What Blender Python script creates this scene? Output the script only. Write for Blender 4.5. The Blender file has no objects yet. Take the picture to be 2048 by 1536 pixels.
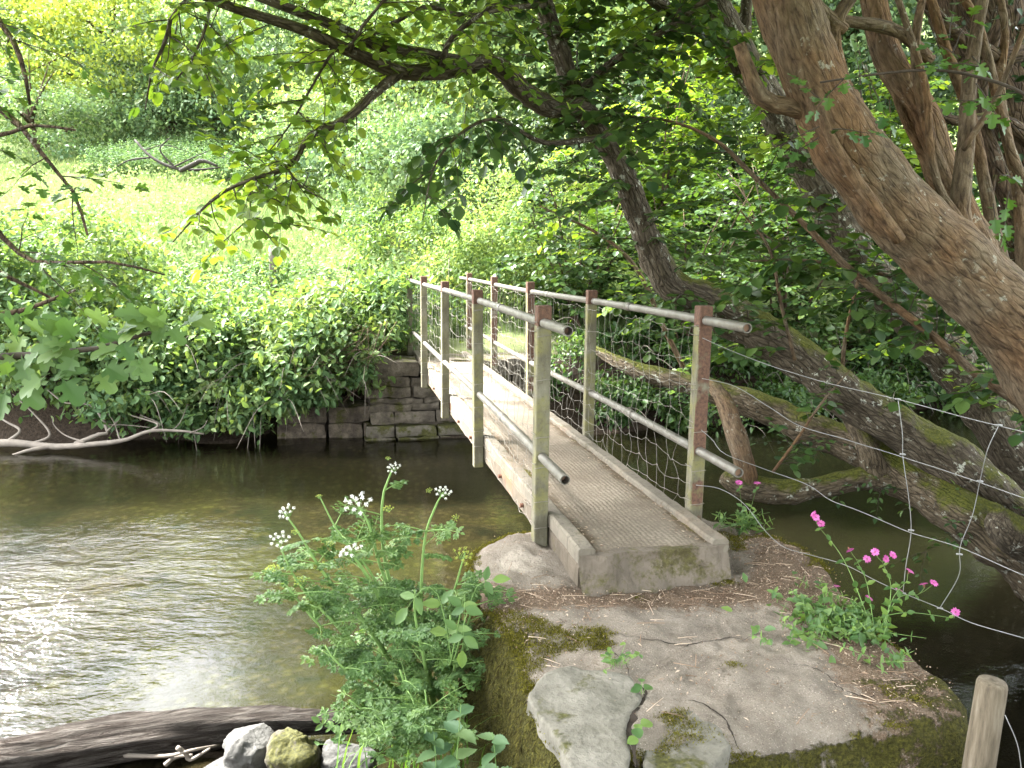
import bpy, math, random
import numpy as np
from mathutils import Matrix, Vector
R = math.radians
SC = bpy.context.scene
COL = SC.collection
rng = np.random.default_rng(7)
random.seed(7)

# ------------------------------------------------------------------ camera, sky, sun, exposure
EYE = np.array([0.0, 0.0, 2.4])
FPX, PITCH, ROLL, YAW = 1550.2, 0.1616, 0.0091, 0.2243
cam = bpy.data.cameras.new('camera'); camo = bpy.data.objects.new('camera', cam); COL.objects.link(camo)
cam.sensor_width = 36; cam.lens = FPX / 2048 * 36; cam.clip_start = 0.05; cam.clip_end = 500
camo.matrix_world = Matrix.Translation(EYE) @ Matrix.Rotation(math.pi/2 - PITCH, 4, 'X') @ Matrix.Rotation(ROLL, 4, 'Z')
SC.camera = camo
SUN_EL, SUN_AZ = 50, -70          # azimuth from +Y, negative = to the left
SUN_STRENGTH, SKY_STRENGTH, EXPOSURE = 3.0, 0.15, 3.9
w = bpy.data.worlds.new('World'); SC.world = w; w.use_nodes = True
nt = w.node_tree; bg = nt.nodes['Background']
sky = nt.nodes.new('ShaderNodeTexSky'); sky.sky_type = 'NISHITA'; sky.sun_disc = False
sky.sun_elevation = R(SUN_EL); sky.sun_rotation = R(SUN_AZ); sky.dust_density = 2; sky.air_density = 1.0; sky.ozone_density = 1
hs = nt.nodes.new('ShaderNodeHueSaturation'); hs.inputs['Saturation'].default_value = 0.18; hs.inputs['Value'].default_value = 1.0
nt.links.new(sky.outputs[0], hs.inputs['Color']); nt.links.new(hs.outputs[0], bg.inputs['Color'])
bg.inputs['Strength'].default_value = SKY_STRENGTH
sl = bpy.data.lights.new('sun', 'SUN'); so = bpy.data.objects.new('sun', sl); COL.objects.link(so)
sl.energy = SUN_STRENGTH; sl.angle = R(12); sl.color = (1, 0.97, 0.92)
sd = Vector((math.sin(R(SUN_AZ))*math.cos(R(SUN_EL)), math.cos(R(SUN_AZ))*math.cos(R(SUN_EL)), math.sin(R(SUN_EL))))
so.rotation_euler = sd.to_track_quat('Z', 'Y').to_euler()
vs = SC.view_settings; vs.view_transform = 'Standard'; vs.look = 'None'; vs.gamma = 1; vs.exposure = EXPOSURE
cy = SC.cycles
cy.max_bounces = 8; cy.diffuse_bounces = 3; cy.glossy_bounces = 3; cy.transmission_bounces = 4; cy.transparent_max_bounces = 8
cy.sample_clamp_indirect = 6; cy.use_denoising = True; cy.caustics_reflective = False; cy.caustics_refractive = False

# ------------------------------------------------------------------ maths helpers
def W(px, py, y):
    """world point seen at photo pixel (px,py) and depth y"""
    u, v = px - 1024, py - 768
    cr, sr = math.cos(ROLL), math.sin(ROLL)
    u, v = cr*u + sr*v, -sr*u + cr*v
    a, b = u/FPX, -v/FPX
    c, s = math.cos(PITCH), math.sin(PITCH)
    r = np.array([a, c + b*s, b*c - s])
    return EYE + r * (y / r[1])
def WZ(px, py, z):
    p = W(px, py, 1.0) - EYE
    return EYE + p * ((z - EYE[2]) / p[2])
def _hash(ix, iy, iz, seed):
    h = (ix.astype(np.int64)*374761393 + iy.astype(np.int64)*668265263 + iz.astype(np.int64)*2147483647 + seed*1274126177) & 0xffffffff
    h = ((h ^ (h >> 13)) * 1274126177) & 0xffffffff
    h = ((h ^ (h >> 16)) * 2246822519) & 0xffffffff
    return ((h ^ (h >> 15)) & 0xffffff) / float(0xffffff)
def vnoise(p, seed=0):
    p = np.asarray(p, float); i = np.floor(p).astype(np.int64); f = p - i; f = f*f*(3-2*f)
    r = 0
    for dx in (0, 1):
        for dy in (0, 1):
            for dz in (0, 1):
                wgt = (f[..., 0] if dx else 1-f[..., 0])*(f[..., 1] if dy else 1-f[..., 1])*(f[..., 2] if dz else 1-f[..., 2])
                r = r + wgt*_hash(i[..., 0]+dx, i[..., 1]+dy, i[..., 2]+dz, seed)
    return r*2 - 1
def fbm(p, o=4, seed=0):
    p = np.asarray(p, float); r = 0; a = 1.0
    for k in range(o):
        r = r + a*vnoise(p, seed+k); p = p*2.03 + 7.1; a *= .5
    return r
def sstep(a, b, x):
    t = np.clip((x-a)/(b-a), 0, 1); return t*t*(3-2*t)
def nrm(v):
    v = np.asarray(v, float); return v/np.maximum(np.linalg.norm(v, axis=-1, keepdims=True), 1e-9)
def spline(P, n):
    """Catmull-Rom through rows of P (any columns), n samples"""
    P = np.asarray(P, float)
    if len(P) == 2:
        t = np.linspace(0, 1, n)[:, None]; return P[0]*(1-t) + P[1]*t
    Q = np.vstack([2*P[0]-P[1], P, 2*P[-1]-P[-2]])
    seg = np.linalg.norm(np.diff(P[:, :3], axis=0), axis=1); cum = np.concatenate([[0], np.cumsum(seg)])
    s = np.linspace(0, cum[-1], n); k = np.clip(np.searchsorted(cum, s, 'right')-1, 0, len(P)-2)
    t = ((s-cum[k])/np.maximum(seg[k], 1e-9))[:, None]
    a, b, c, d = Q[k], Q[k+1], Q[k+2], Q[k+3]
    return .5*((2*b) + (c-a)*t + (2*a-5*b+4*c-d)*t*t + (3*b-a-3*c+d)*t**3)

class Geo:
    """collects vertices and faces for ONE mesh object"""
    def __init__(s): s.V = []; s.F = []; s.A = []; s.M = []; s.K = []; s.n = 0
    def add(s, V, F, rnd=0.5, m=0, bk=None):
        V = np.asarray(V, float)
        if len(V) == 0: return
        s.V.append(V); s.K.append(V if bk is None else bk)
        F = [F] if isinstance(F, np.ndarray) else F
        for f in F:
            f = np.asarray(f)
            if f.ndim == 1: f = f[None]
            s.F.append(f + s.n); s.M.append(m)
        s.A.append(np.broadcast_to(np.asarray(rnd, float), (len(V),)))
        s.n += len(V)
    def build(s, name, mats, parent=None, smooth=True, loc=None):
        me = bpy.data.meshes.new(name)
        V = np.vstack(s.V)
        if loc is not None: V = V - np.asarray(loc)
        me.vertices.add(len(V)); me.vertices.foreach_set('co', V.astype(np.float32).ravel())
        tot = np.concatenate([np.full(len(f), f.shape[1]) for f in s.F]); li = np.concatenate([f.ravel() for f in s.F])
        mi = np.concatenate([np.full(len(f), m) for f, m in zip(s.F, s.M)])
        st = np.concatenate([[0], np.cumsum(tot)[:-1]])
        me.loops.add(len(li)); me.loops.foreach_set('vertex_index', li.astype(np.int32))
        me.polygons.add(len(tot)); me.polygons.foreach_set('loop_start', st.astype(np.int32))
        me.polygons.foreach_set('loop_total', tot.astype(np.int32))
        me.polygons.foreach_set('material_index', mi.astype(np.int32))
        me.polygons.foreach_set('use_smooth', np.full(len(tot), bool(smooth)))
        at = me.attributes.new('rnd', 'FLOAT', 'POINT'); at.data.foreach_set('value', np.concatenate(s.A).astype(np.float32))
        if any(k is not v for k, v in zip(s.K, s.V)):
            at = me.attributes.new('bk', 'FLOAT_VECTOR', 'POINT'); at.data.foreach_set('vector', np.vstack(s.K).astype(np.float32).ravel())
        me.update(calc_edges=True); me.validate()
        for m in (mats if isinstance(mats, (list, tuple)) else [mats]): me.materials.append(m)
        o = bpy.data.objects.new(name, me); COL.objects.link(o)
        if loc is not None and parent is None: o.location = loc
        if parent is not None: o.parent = parent
        return o
def tag(o, label=None, cat=None, group=None, kind=None):
    if label: o['label'] = label
    if cat: o['category'] = cat
    if group: o['group'] = group
    if kind: o['kind'] = kind
    return o
def thing(name, label, cat, group=None):
    """an Empty at the world origin that parents its parts (parts are modelled in world space); moved to the base by rebase()"""
    o = bpy.data.objects.new(name, None); COL.objects.link(o); o.empty_display_size = .1
    return tag(o, label, cat, group)
def rebase(o, loc):
    loc = Vector([float(v) for v in loc]); o.location = loc
    for c in o.children: c.matrix_parent_inverse = Matrix.Translation(-loc)

def tube(g, P, rad, seg=8, noise=0, nscale=6, cap=True, rnd=.5, m=0, flat=None):
    """tube through P (n,3) with radii"""
    P = np.asarray(P, float); n = len(P); rad = np.broadcast_to(np.asarray(rad, float), (n,))
    T = nrm(np.gradient(P, axis=0))
    up = np.array([0, 0, 1.0]) if abs(T[0, 2]) < .9 else np.array([1.0, 0, 0])
    U = np.zeros_like(P); u = up
    for i in range(n):
        u = u - T[i]*(u@T[i]); u = u/max(np.linalg.norm(u), 1e-9); U[i] = u
    B = np.cross(T, U)
    a = np.linspace(0, 2*math.pi, seg, endpoint=False)
    ring = U[:, None]*np.cos(a)[None, :, None] + B[:, None]*np.sin(a)[None, :, None]
    rr = rad[:, None]*np.ones(seg)
    if noise:
        q = P[:, None] + ring*rad[:, None, None]
        rr = rr*(1 + noise*fbm(q*nscale, 3, 11))
        if seg >= 40:
            Lq = np.concatenate([[0], np.cumsum(np.linalg.norm(np.diff(P, axis=0), axis=1))])[:, None]*np.ones(seg)
            k_ = np.stack([rad[:, None]*np.cos(a)[None]*26, rad[:, None]*np.sin(a)[None]*26, Lq*5.5], -1)
            rr = rr - .006*(1-np.abs(fbm(k_, 3, 23)))**2 + .006*np.maximum(0, vnoise(k_*[2.2, 2.2, 3], 41)-.25) + .03*np.maximum(0, fbm(np.stack([np.cos(a)[None]*1.5+0*Lq, np.sin(a)[None]*1.5+0*Lq, Lq*2.2], -1), 2, 57)-.55)
    V = (P[:, None] + ring*rr[..., None]).reshape(-1, 3)
    i = np.arange(n-1)[:, None]*seg; j = np.arange(seg)[None]; k = (j+1) % seg
    F = np.stack([i+j, i+k, i+seg+k, i+seg+j], -1).reshape(-1, 4)
    fs = [F]
    if cap: fs += [np.arange(seg)[::-1][None].copy(), (np.arange(seg)+(n-1)*seg)[None]]
    Lc = np.concatenate([[0], np.cumsum(np.linalg.norm(np.diff(P, axis=0), axis=1))]) + rng.uniform(0, 50)
    bk = np.stack([rad[:, None]*np.cos(a)[None], rad[:, None]*np.sin(a)[None], Lc[:, None]*np.ones(seg)[None]], -1).reshape(-1, 3)
    g.add(V, fs, rnd, m, bk if seg > 6 else None)
def box(g, c, s, M=None, rnd=.5, m=0, bev=0.006):
    """bevelled box of size s centred on c in frame M (rows = axes)"""
    s = np.asarray(s, float)/2; b = min(bev, s.min()*.5)
    V = []; 
    for sx in (-1, 1):
        for sy in (-1, 1):
            for sz in (-1, 1):
                V += [(sx*(s[0]-b), sy*(s[1]-b), sz*s[2]), (sx*(s[0]-b), sy*s[1], sz*(s[2]-b)), (sx*s[0], sy*(s[1]-b), sz*(s[2]-b))]
    V = np.array(V)
    def id(sx, sy, sz, k): return ((sx > 0)*4 + (sy > 0)*2 + (sz > 0))*3 + k
    F4, F3 = [], []
    for ax in range(3):
        o = [0, 1, 2]; k = {2: 0, 1: 1, 0: 2}[ax]; p, q = [t for t in o if t != ax]
        for sg in (-1, 1):
            f = []
            for a_, b_ in ((-1, -1), (1, -1), (1, 1), (-1, 1)):
                t = [0, 0, 0]; t[ax] = sg; t[p] = a_; t[q] = b_; f.append(id(*t, k))
            F4.append(f)
    for ax in range(3):
        p, q = [t for t in range(3) if t != ax]; kp, kq = {2: 0, 1: 1, 0: 2}[p], {2: 0, 1: 1, 0: 2}[q]
        for a_ in (-1, 1):
            for b_ in (-1, 1):
                t1 = [0, 0, 0]; t1[ax] = -1; t1[p] = a_; t1[q] = b_; t2 = list(t1); t2[ax] = 1
                F4.append([id(*t1, kp), id(*t2, kp), id(*t2, kq), id(*t1, kq)])
    for sx in (-1, 1):
        for sy in (-1, 1):
            for sz in (-1, 1): F3.append([id(sx, sy, sz, 0), id(sx, sy, sz, 1), id(sx, sy, sz, 2)])
    if M is not None: V = V @ np.asarray(M)
    g.add(V + np.asarray(c), [np.array(F4), np.array(F3)], rnd, m)
def fixn(o):
    """consistent outward normals"""
    import bmesh
    bm = bmesh.new(); bm.from_mesh(o.data); bmesh.ops.recalc_face_normals(bm, faces=bm.faces); bm.to_mesh(o.data); bm.free(); return o

# ------------------------------------------------------------------ leaves
def half_leaf(pts, fold=.12, droop=.12):
    """leaf of unit length along +Y from its half outline (x,y); two polygons folded along the midrib"""
    n = len(pts); V = [(0, 0, 0)]
    for x, y in pts: V.append((x, y, fold*abs(x)*2 - droop*y*y))
    V.append((0, 1, -droop))
    for x, y in pts: V.append((-x, y, fold*abs(x)*2 - droop*y*y))
    r = [0]+list(range(1, n+1))+[n+1]; l = [0, n+1]+list(range(2*n+1, n+1, -1))
    return np.array(V, float), np.array([r, l])
LEAF_ROUND = half_leaf([(.2, .06), (.4, .3), (.42, .55), (.25, .82)], .1, .15)
LEAF_OVAL = half_leaf([(.2, .2), (.27, .5), (.14, .8)], .15, .15)
LEAF_LOBED = half_leaf([(.05, .2), (.3, .22), (.4, .36), (.2, .42), (.22, .5), (.42, .6), (.38, .74), (.2, .72), (.2, .84), (.16, .96)], .1, .15)
LEAF_TOOTH = half_leaf([(.22, .04), (.3, .12), (.28, .2), (.36, .28), (.31, .36), (.35, .44), (.28, .52), (.29, .6), (.2, .67), (.2, .75), (.1, .83)], .12, .2)
LEAF_DIAM = (np.array([(0, 0, 0), (.3, .5, .05), (0, 1, -.1), (-.3, .5, .05)], float), np.array([[0, 1, 2, 3]]))
def leaves(g, T, pos, axis, normal, size, rnd=None, m=0):
    pos = np.asarray(pos, float); N = len(pos)
    if N == 0: return
    ax = nrm(np.broadcast_to(axis, (N, 3))); no = np.broadcast_to(normal, (N, 3))
    xx = nrm(np.cross(ax, no)); no = np.cross(xx, ax)
    V0, F0 = T; k = len(V0); size = np.broadcast_to(size, (N,))
    V = (V0[None, :, 0, None]*xx[:, None] + V0[None, :, 1, None]*ax[:, None] + V0[None, :, 2, None]*no[:, None])*size[:, None, None] + pos[:, None]
    F = (F0[None] + (np.arange(N)*k)[:, None, None]).reshape(-1, F0.shape[1])
    if rnd is None: rnd = rng.random(N)
    g.add(V.reshape(-1, 3), F, np.repeat(np.broadcast_to(rnd, (N,)), k), m)
def rdir(n, up=0.0, seed=None):
    v = rng.normal(size=(n, 3)); v = nrm(v); v[:, 2] += up; return nrm(v)

def spray(gl, gw, T, start, d, length, size, step=.05, up=(0, 0, 1), droop=.25, rad=.004, sub=0, wob=.35, rnd_shift=0):
    """a leafy twig: alternate leaves held roughly flat"""
    n = max(4, int(length/.06)); P = [np.asarray(start, float)]; d = nrm(d)
    side = nrm(np.cross(d, (0, 0, 1.0)) + 1e-6)
    ph = rng.normal(size=2)
    for i in range(n):
        d = nrm(d + np.array([0, 0, -droop/n]) + side*wob*rng.normal()*.35 + np.array([0, 0, 1])*wob*rng.normal()*.15)
        P.append(P[-1] + d*length/n)
    P = np.array(P)
    if gw is not None: tube(gw, P, np.linspace(rad, rad*.3, len(P)), 4, cap=False)
    L = int(length/step)
    if L < 1: return P
    t = (np.arange(L)+.6)/L*(len(P)-1); i = np.minimum(t.astype(int), len(P)-2); f = (t-i)[:, None]
    pos = P[i]*(1-f) + P[i+1]*f; tan = nrm(P[i+1]-P[i])
    sd = nrm(np.cross(tan, up)); sg = np.where(np.arange(L) % 2, 1, -1)[:, None]
    ax = nrm(tan*.6 + sd*sg + np.array([0, 0, -.25]) + rng.normal(size=(L, 3))*.25)
    no = nrm(np.asarray(up) + rng.normal(size=(L, 3))*.33)
    sz = size*(.65+.5*rng.random(L))
    leaves(gl, T, pos + ax*size*.15, ax, no, sz, np.clip(rng.random(L)+rnd_shift, 0, 1))
    leaves(gl, T, P[-1:], nrm(P[-1:]-P[-2:-1]), np.array([up]), np.array([size]))
    for k in range(sub):
        j = rng.integers(1, len(P)-1); dd = nrm(P[j+1]-P[j]) + side*rng.choice([-1, 1])*rng.uniform(.6, 1.1) + np.array([0, 0, rng.normal()*.2])
        spray(gl, gw, T, P[j], dd, length*rng.uniform(.35, .6), size, step, up, droop, rad*.6, 0, wob, rnd_shift)
    return P
def crown(g, T, c, r, n, size, clump=.16, nclump=90, shell=.55, seed=0, up=.35, flat=.7, low=-.6):
    """a crown as many leaf clumps through an uneven ellipsoid"""
    c = np.asarray(c, float); r = np.asarray(r, float)
    d = nrm(rng.normal(size=(nclump, 3)) * [1, 1, 1]); d[:, 2] = np.where(d[:, 2] < low, -d[:, 2]*.5, d[:, 2])
    lump = 1 + .28*fbm(d*1.7 + seed*3.1, 3, seed)
    rr = (shell + (1-shell)*rng.random(nclump)**.6)*lump
    C = c + d*rr[:, None]*r
    per = rng.dirichlet(np.ones(nclump)*2.5)*n
    for i in range(nclump):
        k = int(per[i])
        if k < 1: continue
        s = clump*r.mean()*rng.uniform(.7, 1.4)
        q = rng.normal(size=(k, 3))*[s, s, s*flat*.55] 
        no = nrm(rng.normal(size=(k, 3))*.7 + [0, 0, up*2] + d[i]*.8)
        ax = nrm(rng.normal(size=(k, 3)) + d[i]*.6 + [0, 0, -.4])
        leaves(g, T, C[i]+q, ax, no, size*rng.uniform(.55, 1.35, k)*rng.uniform(.8, 1.2), np.clip(rng.normal(.5, .2, k) + rng.normal()*.26, 0, 1))
    return C
def bark_tube(g, pts, n=None, seg=14, noise=.12, nscale=5, m=0, rnd=.5):
    """pts rows (px,py,depth,radius)"""
    Q = np.array([np.append(W(p[0], p[1], p[2]), p[3]) for p in pts])
    L = np.linalg.norm(np.diff(Q[:, :3], axis=0), axis=1).sum()
    S = spline(Q, n or max(6, int(L/.07)))
    tube(g, S[:, :3], np.maximum(S[:, 3], .001), seg, noise, nscale, True, rnd, m)
    return S[:, :3]

# ------------------------------------------------------------------ materials
class NT:
    def __init__(s, name):
        s.mat = bpy.data.materials.new(name); s.mat.use_nodes = True; s.t = s.mat.node_tree; s.t.nodes.clear()
        s.out = s.t.nodes.new('ShaderNodeOutputMaterial'); s.tc = None
    def n(s, ty, **kw):
        o = s.t.nodes.new(ty)
        for k, v in kw.items():
            if k.startswith('_'): setattr(o, k[1:], v)
            else:
                key = k.replace('__', ' ')
                if key.isdigit(): key = int(key)
                s.set(o.inputs[key], v)
        return o
    def set(s, inp, v):
        if isinstance(v, bpy.types.NodeSocket): s.t.links.new(v, inp)
        elif isinstance(v, bpy.types.Node): s.t.links.new(v.outputs[0], inp)
        elif isinstance(v, (tuple, list)) and len(v) == 3 and inp.type == 'RGBA': inp.default_value = (*v, 1)
        else: inp.default_value = v
    def coord(s, kind='Object'):
        if s.tc is None: s.tc = s.n('ShaderNodeTexCoord')
        return s.tc.outputs[kind]
    def map(s, scale, kind='Object'):
        return s.n('ShaderNodeMapping', Vector=s.coord(kind), Scale=scale).outputs[0]
    def noise(s, scale, detail=4, rough=.55, vec=None, dist=0):
        return s.n('ShaderNodeTexNoise', Vector=vec or s.coord(), Scale=scale, Detail=detail, Roughness=rough, Distortion=dist).outputs['Fac']
    def ramp(s, fac, stops, interp='LINEAR'):
        r = s.n('ShaderNodeValToRGB', Fac=fac); cr = r.color_ramp; cr.interpolation = interp
        while len(cr.elements) > len(stops): cr.elements.remove(cr.elements[-1])
        while len(cr.elements) < len(stops): cr.elements.new(.5)
        for e, (p, c) in zip(cr.elements, stops): e.position = p; e.color = (*c, 1) if len(c) == 3 else c
        return r.outputs[0]
    def step(s, fac, a, b):
        return s.n('ShaderNodeMapRange', Value=fac, **{'From__Min': a, 'From__Max': b}).outputs[0]
    def mix(s, fac, a, b, mode='MIX'):
        o = s.n('ShaderNodeMix', _data_type='RGBA', _blend_type=mode)
        s.set(o.inputs[0], fac); s.set(o.inputs[6], a); s.set(o.inputs[7], b); return o.outputs[2]
    def math(s, op, a, b=0.0):
        o = s.n('ShaderNodeMath', _operation=op); s.set(o.inputs[0], a); s.set(o.inputs[1], b); return o.outputs[0]
    def bump(s, h, strength=.5, dist=.02, normal=None):
        o = s.n('ShaderNodeBump', Height=h, Strength=strength, Distance=dist)
        if normal is not None: s.set(o.inputs['Normal'], normal)
        return o.outputs[0]
    def up(s):
        g = s.n('ShaderNodeNewGeometry'); x = s.n('ShaderNodeSeparateXYZ', Vector=g.outputs['Normal']); return x.outputs[2]
    def bsdf(s, color, rough=.8, normal=None, metal=0, spec=.3):
        o = s.n('ShaderNodeBsdfPrincipled', Roughness=rough, Metallic=metal); s.set(o.inputs['Base Color'], color)
        o.inputs['Specular IOR Level'].default_value = spec
        if normal is not None: s.set(o.inputs['Normal'], normal)
        return o
    def done(s, sh): s.t.links.new(sh.outputs[0] if isinstance(sh, bpy.types.Node) else sh, s.out.inputs[0]); return s.mat

def leaf_mat(name, c0, c1, c2, trans=.45, yellow=(1.25, 1.15, .45), rough=.45, spec=.35):
    m = NT(name); a = m.n('ShaderNodeAttribute', _attribute_name='rnd').outputs['Fac']
    col = m.ramp(a, [(0, c0), (.5, c1), (1, c2)])
    p = m.bsdf(col, rough, spec=spec)
    tr = m.n('ShaderNodeBsdfTranslucent', Color=m.mix(1.0, col, yellow, 'MULTIPLY'))
    return m.done(m.n('ShaderNodeMixShader', Fac=trans, **{'1': p, '2': tr}))
M = {}
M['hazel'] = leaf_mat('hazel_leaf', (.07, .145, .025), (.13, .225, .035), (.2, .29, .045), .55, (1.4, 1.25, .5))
M['hazel_dark'] = leaf_mat('hazel_shade_leaf', (.022, .054, .016), (.042, .088, .021), (.072, .125, .028), .36)  # darker copy of the hazel leaf, woodland shade put into its colour
M['hawthorn'] = leaf_mat('hawthorn_leaf', (.035, .09, .02), (.06, .13, .025), (.09, .17, .03), .35)
M['bramble'] = leaf_mat('bramble_leaf', (.068, .13, .055), (.105, .178, .068), (.165, .23, .085), .42, rough=.55, spec=.2)
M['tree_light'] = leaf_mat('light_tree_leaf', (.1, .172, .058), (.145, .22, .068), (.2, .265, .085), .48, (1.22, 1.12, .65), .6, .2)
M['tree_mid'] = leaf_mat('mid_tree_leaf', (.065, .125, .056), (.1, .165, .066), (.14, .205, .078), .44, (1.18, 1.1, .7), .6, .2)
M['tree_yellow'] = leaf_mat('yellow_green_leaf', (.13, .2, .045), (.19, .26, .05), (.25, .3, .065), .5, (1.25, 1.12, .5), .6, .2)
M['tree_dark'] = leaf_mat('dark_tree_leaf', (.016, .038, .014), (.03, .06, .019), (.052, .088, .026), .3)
M['grass'] = leaf_mat('meadow_grass', (.125, .195, .07), (.18, .25, .1), (.25, .29, .135), .4, (1.05, 1.05, .75), .7, .15)
M['nettle'] = leaf_mat('nettle_leaf', (.065, .13, .06), (.09, .165, .07), (.13, .205, .08), .4, (1.15, 1.1, .7), .6)
M['herb'] = leaf_mat('herb_leaf', (.055, .118, .038), (.088, .165, .05), (.15, .235, .06), .42, (1.2, 1.15, .5), .5)
M['blade'] = leaf_mat('grass_blade', (.06, .15, .03), (.1, .21, .04), (.16, .28, .06), .4, (1.2, 1.15, .5), .45)
M['ivy'] = leaf_mat('ivy_leaf', (.012, .035, .012), (.02, .055, .018), (.04, .08, .03), .15, rough=.3, spec=.5)
def plain(name, c, rough=.7, spec=.3, var=.25, scale=20):
    m = NT(name); f = m.noise(scale)
    return m.done(m.bsdf(m.mix(f, tuple(v*(1-var) for v in c), tuple(min(1, v*(1+var)) for v in c)), rough, spec=spec))
def petal(name, c, trans=.3):
    m = NT(name); p = m.bsdf(c, .6); t = m.n('ShaderNodeBsdfTranslucent', Color=c)
    return m.done(m.n('ShaderNodeMixShader', Fac=trans, **{'1': p, '2': t}))
M['white_floret'] = petal('white_floret', (.8, .8, .76)); M['bud'] = petal('green_bud', (.36, .42, .08)); M['pink'] = leaf_mat('pink_petal', (.36, .055, .22), (.5, .1, .33), (.6, .2, .45), .25, (1, 1, 1), .6, .2)
M['stem'] = plain('green_stem', (.13, .22, .06)); M['calyx'] = plain('reddish_calyx', (.16, .06, .05))
M['twig'] = plain('dark_twig', (.045, .035, .025), .9)
M['dead'] = plain('bleached_dead_wood', (.16, .138, .114), .85, var=.6, scale=9)

def bark(name, dark, mid, light, moss=.5, lichen=.4, red=None, stretch=(9, 9, 2.2), crack=.6, mosscol=((.045, .05, .012), (.11, .115, .02))):
    m = NT(name); bkv = m.n('ShaderNodeAttribute', _attribute_name='bk').outputs['Vector']
    nb = m.noise(6, 6, .65, vec=m.n('ShaderNodeMapping', Vector=bkv, Scale=stretch).outputs[0]); big = m.noise(2.2, 3)
    col = m.ramp(nb, [(.3, dark), (.5, mid), (.72, light)])
    if red: col = m.mix(m.step(big, .4, .6), col, m.mix(1.0, col, red, 'MULTIPLY'))
    vor = m.n('ShaderNodeTexVoronoi', _feature='DISTANCE_TO_EDGE', Vector=m.n('ShaderNodeMapping', Vector=m.n('ShaderNodeMix', _data_type='VECTOR', **{'0': .05, '4': bkv, '5': m.n('ShaderNodeTexNoise', Scale=9.0, Detail=3).outputs['Color']}).outputs[1], Scale=tuple(v*1.6 for v in stretch)).outputs[0], Scale=2.2)
    lich = m.math('MULTIPLY', m.step(m.noise(16, 4, .7), .63-.1*lichen, .68-.1*lichen), m.step(m.noise(3.1, 2), .42, .58))
    col = m.mix(m.math('MULTIPLY', lich, min(1, lichen*2)), col, (.42, .43, .36))
    upv = m.math('ADD', m.up(), m.math('MULTIPLY', m.math('SUBTRACT', m.noise(5, 5, .65), .5), 2.6))
    mf = m.math('MULTIPLY', m.step(upv, .75-moss*.6, 1.15-moss*.6), min(1, moss*2))
    mcol = m.ramp(m.noise(60, 3), [(.3, mosscol[0]), (.7, mosscol[1])])
    col = m.mix(m.math('MULTIPLY', m.math('SUBTRACT', 1.0, m.step(vor.outputs['Distance'], 0, .09)), crack), col, dark)
    col = m.mix(mf, col, mcol)
    h = m.math('ADD', m.math('MULTIPLY', nb, .8), m.math('ADD', m.math('MULTIPLY', m.step(vor.outputs['Distance'], 0, .12), crack), m.math('MULTIPLY', m.noise(90, 3), .3)))
    return m.done(m.bsdf(col, .92, m.bump(h, .9, .02), spec=.15))
M['bark_red'] = bark('reddish_bark', (.036, .026, .018), (.115, .086, .056), (.185, .146, .1), .2, .2, (1.12, .88, .7), (8, 8, 2.2), .3)
M['bark_lichen'] = bark('lichen_bark', (.028, .022, .015), (.082, .066, .046), (.15, .13, .097), .5, .5)
M['bark_moss'] = bark('mossy_bark', (.03, .024, .015), (.11, .085, .055), (.2, .165, .12), .62, .55)
M['bark_dark'] = bark('dark_bark', (.02, .014, .01), (.07, .048, .032), (.13, .09, .06), .35, .25)
M['log'] = None
def m_log():
    m = NT('weathered_log'); v = m.map((1.2, 14, 14)); n1 = m.noise(3.2, 7, .7, vec=v, dist=.6); n2 = m.noise(1.7, 4)
    c = m.ramp(n1, [(.3, (.012, .01, .008)), (.44, (.045, .036, .03)), (.56, (.125, .11, .096)), (.72, (.25, .232, .208))])
    c = m.mix(m.step(n2, .52, .7), c, (.04, .034, .029))
    return m.done(m.bsdf(c, .95, m.bump(m.math('ADD', n1, m.math('MULTIPLY', m.noise(30, 4, .7), .25)), 1, .09), spec=.1))
M['log'] = m_log()
def m_stone(name, a, b, c, moss=.0):
    m = NT(name); n = m.noise(7, 7, .65); f = m.noise(45, 4)
    col = m.ramp(n, [(.3, a), (.5, b), (.7, c)]); col = m.mix(m.math('MULTIPLY', m.step(f, .55, .7), .35), col, tuple(v*.45 for v in a))
    if moss:
        mf = m.step(m.math('ADD', m.noise(4.5, 5, .65), m.math('MULTIPLY', m.up(), .12*moss)), .62-.15*moss, .68-.13*moss)
        col = m.mix(mf, col, m.ramp(m.noise(70, 3), [(.3, (.022, .023, .007)), (.7, (.065, .063, .015))]))
    return m.done(m.bsdf(col, .88, m.bump(m.math('ADD', n, m.math('MULTIPLY', f, .5)), .8, .02), spec=.25))
M['stone_pale'] = m_stone('pale_stone', (.048, .047, .043), (.08, .078, .072), (.12, .117, .109))
M['stone_moss'] = m_stone('mossy_stone', (.045, .039, .029), (.085, .075, .057), (.125, .114, .09), 1.0)
M['stone_flat'] = m_stone('flat_stone', (.075, .072, .054), (.122, .114, .093), (.175, .163, .137), .2)
M['stone_dark'] = m_stone('dark_masonry', (.028, .023, .017), (.08, .067, .05), (.15, .13, .1), .4)
M['stone_wall'] = m_stone('bank_masonry', (.025, .02, .015), (.07, .056, .042), (.13, .107, .08), .45)
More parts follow.
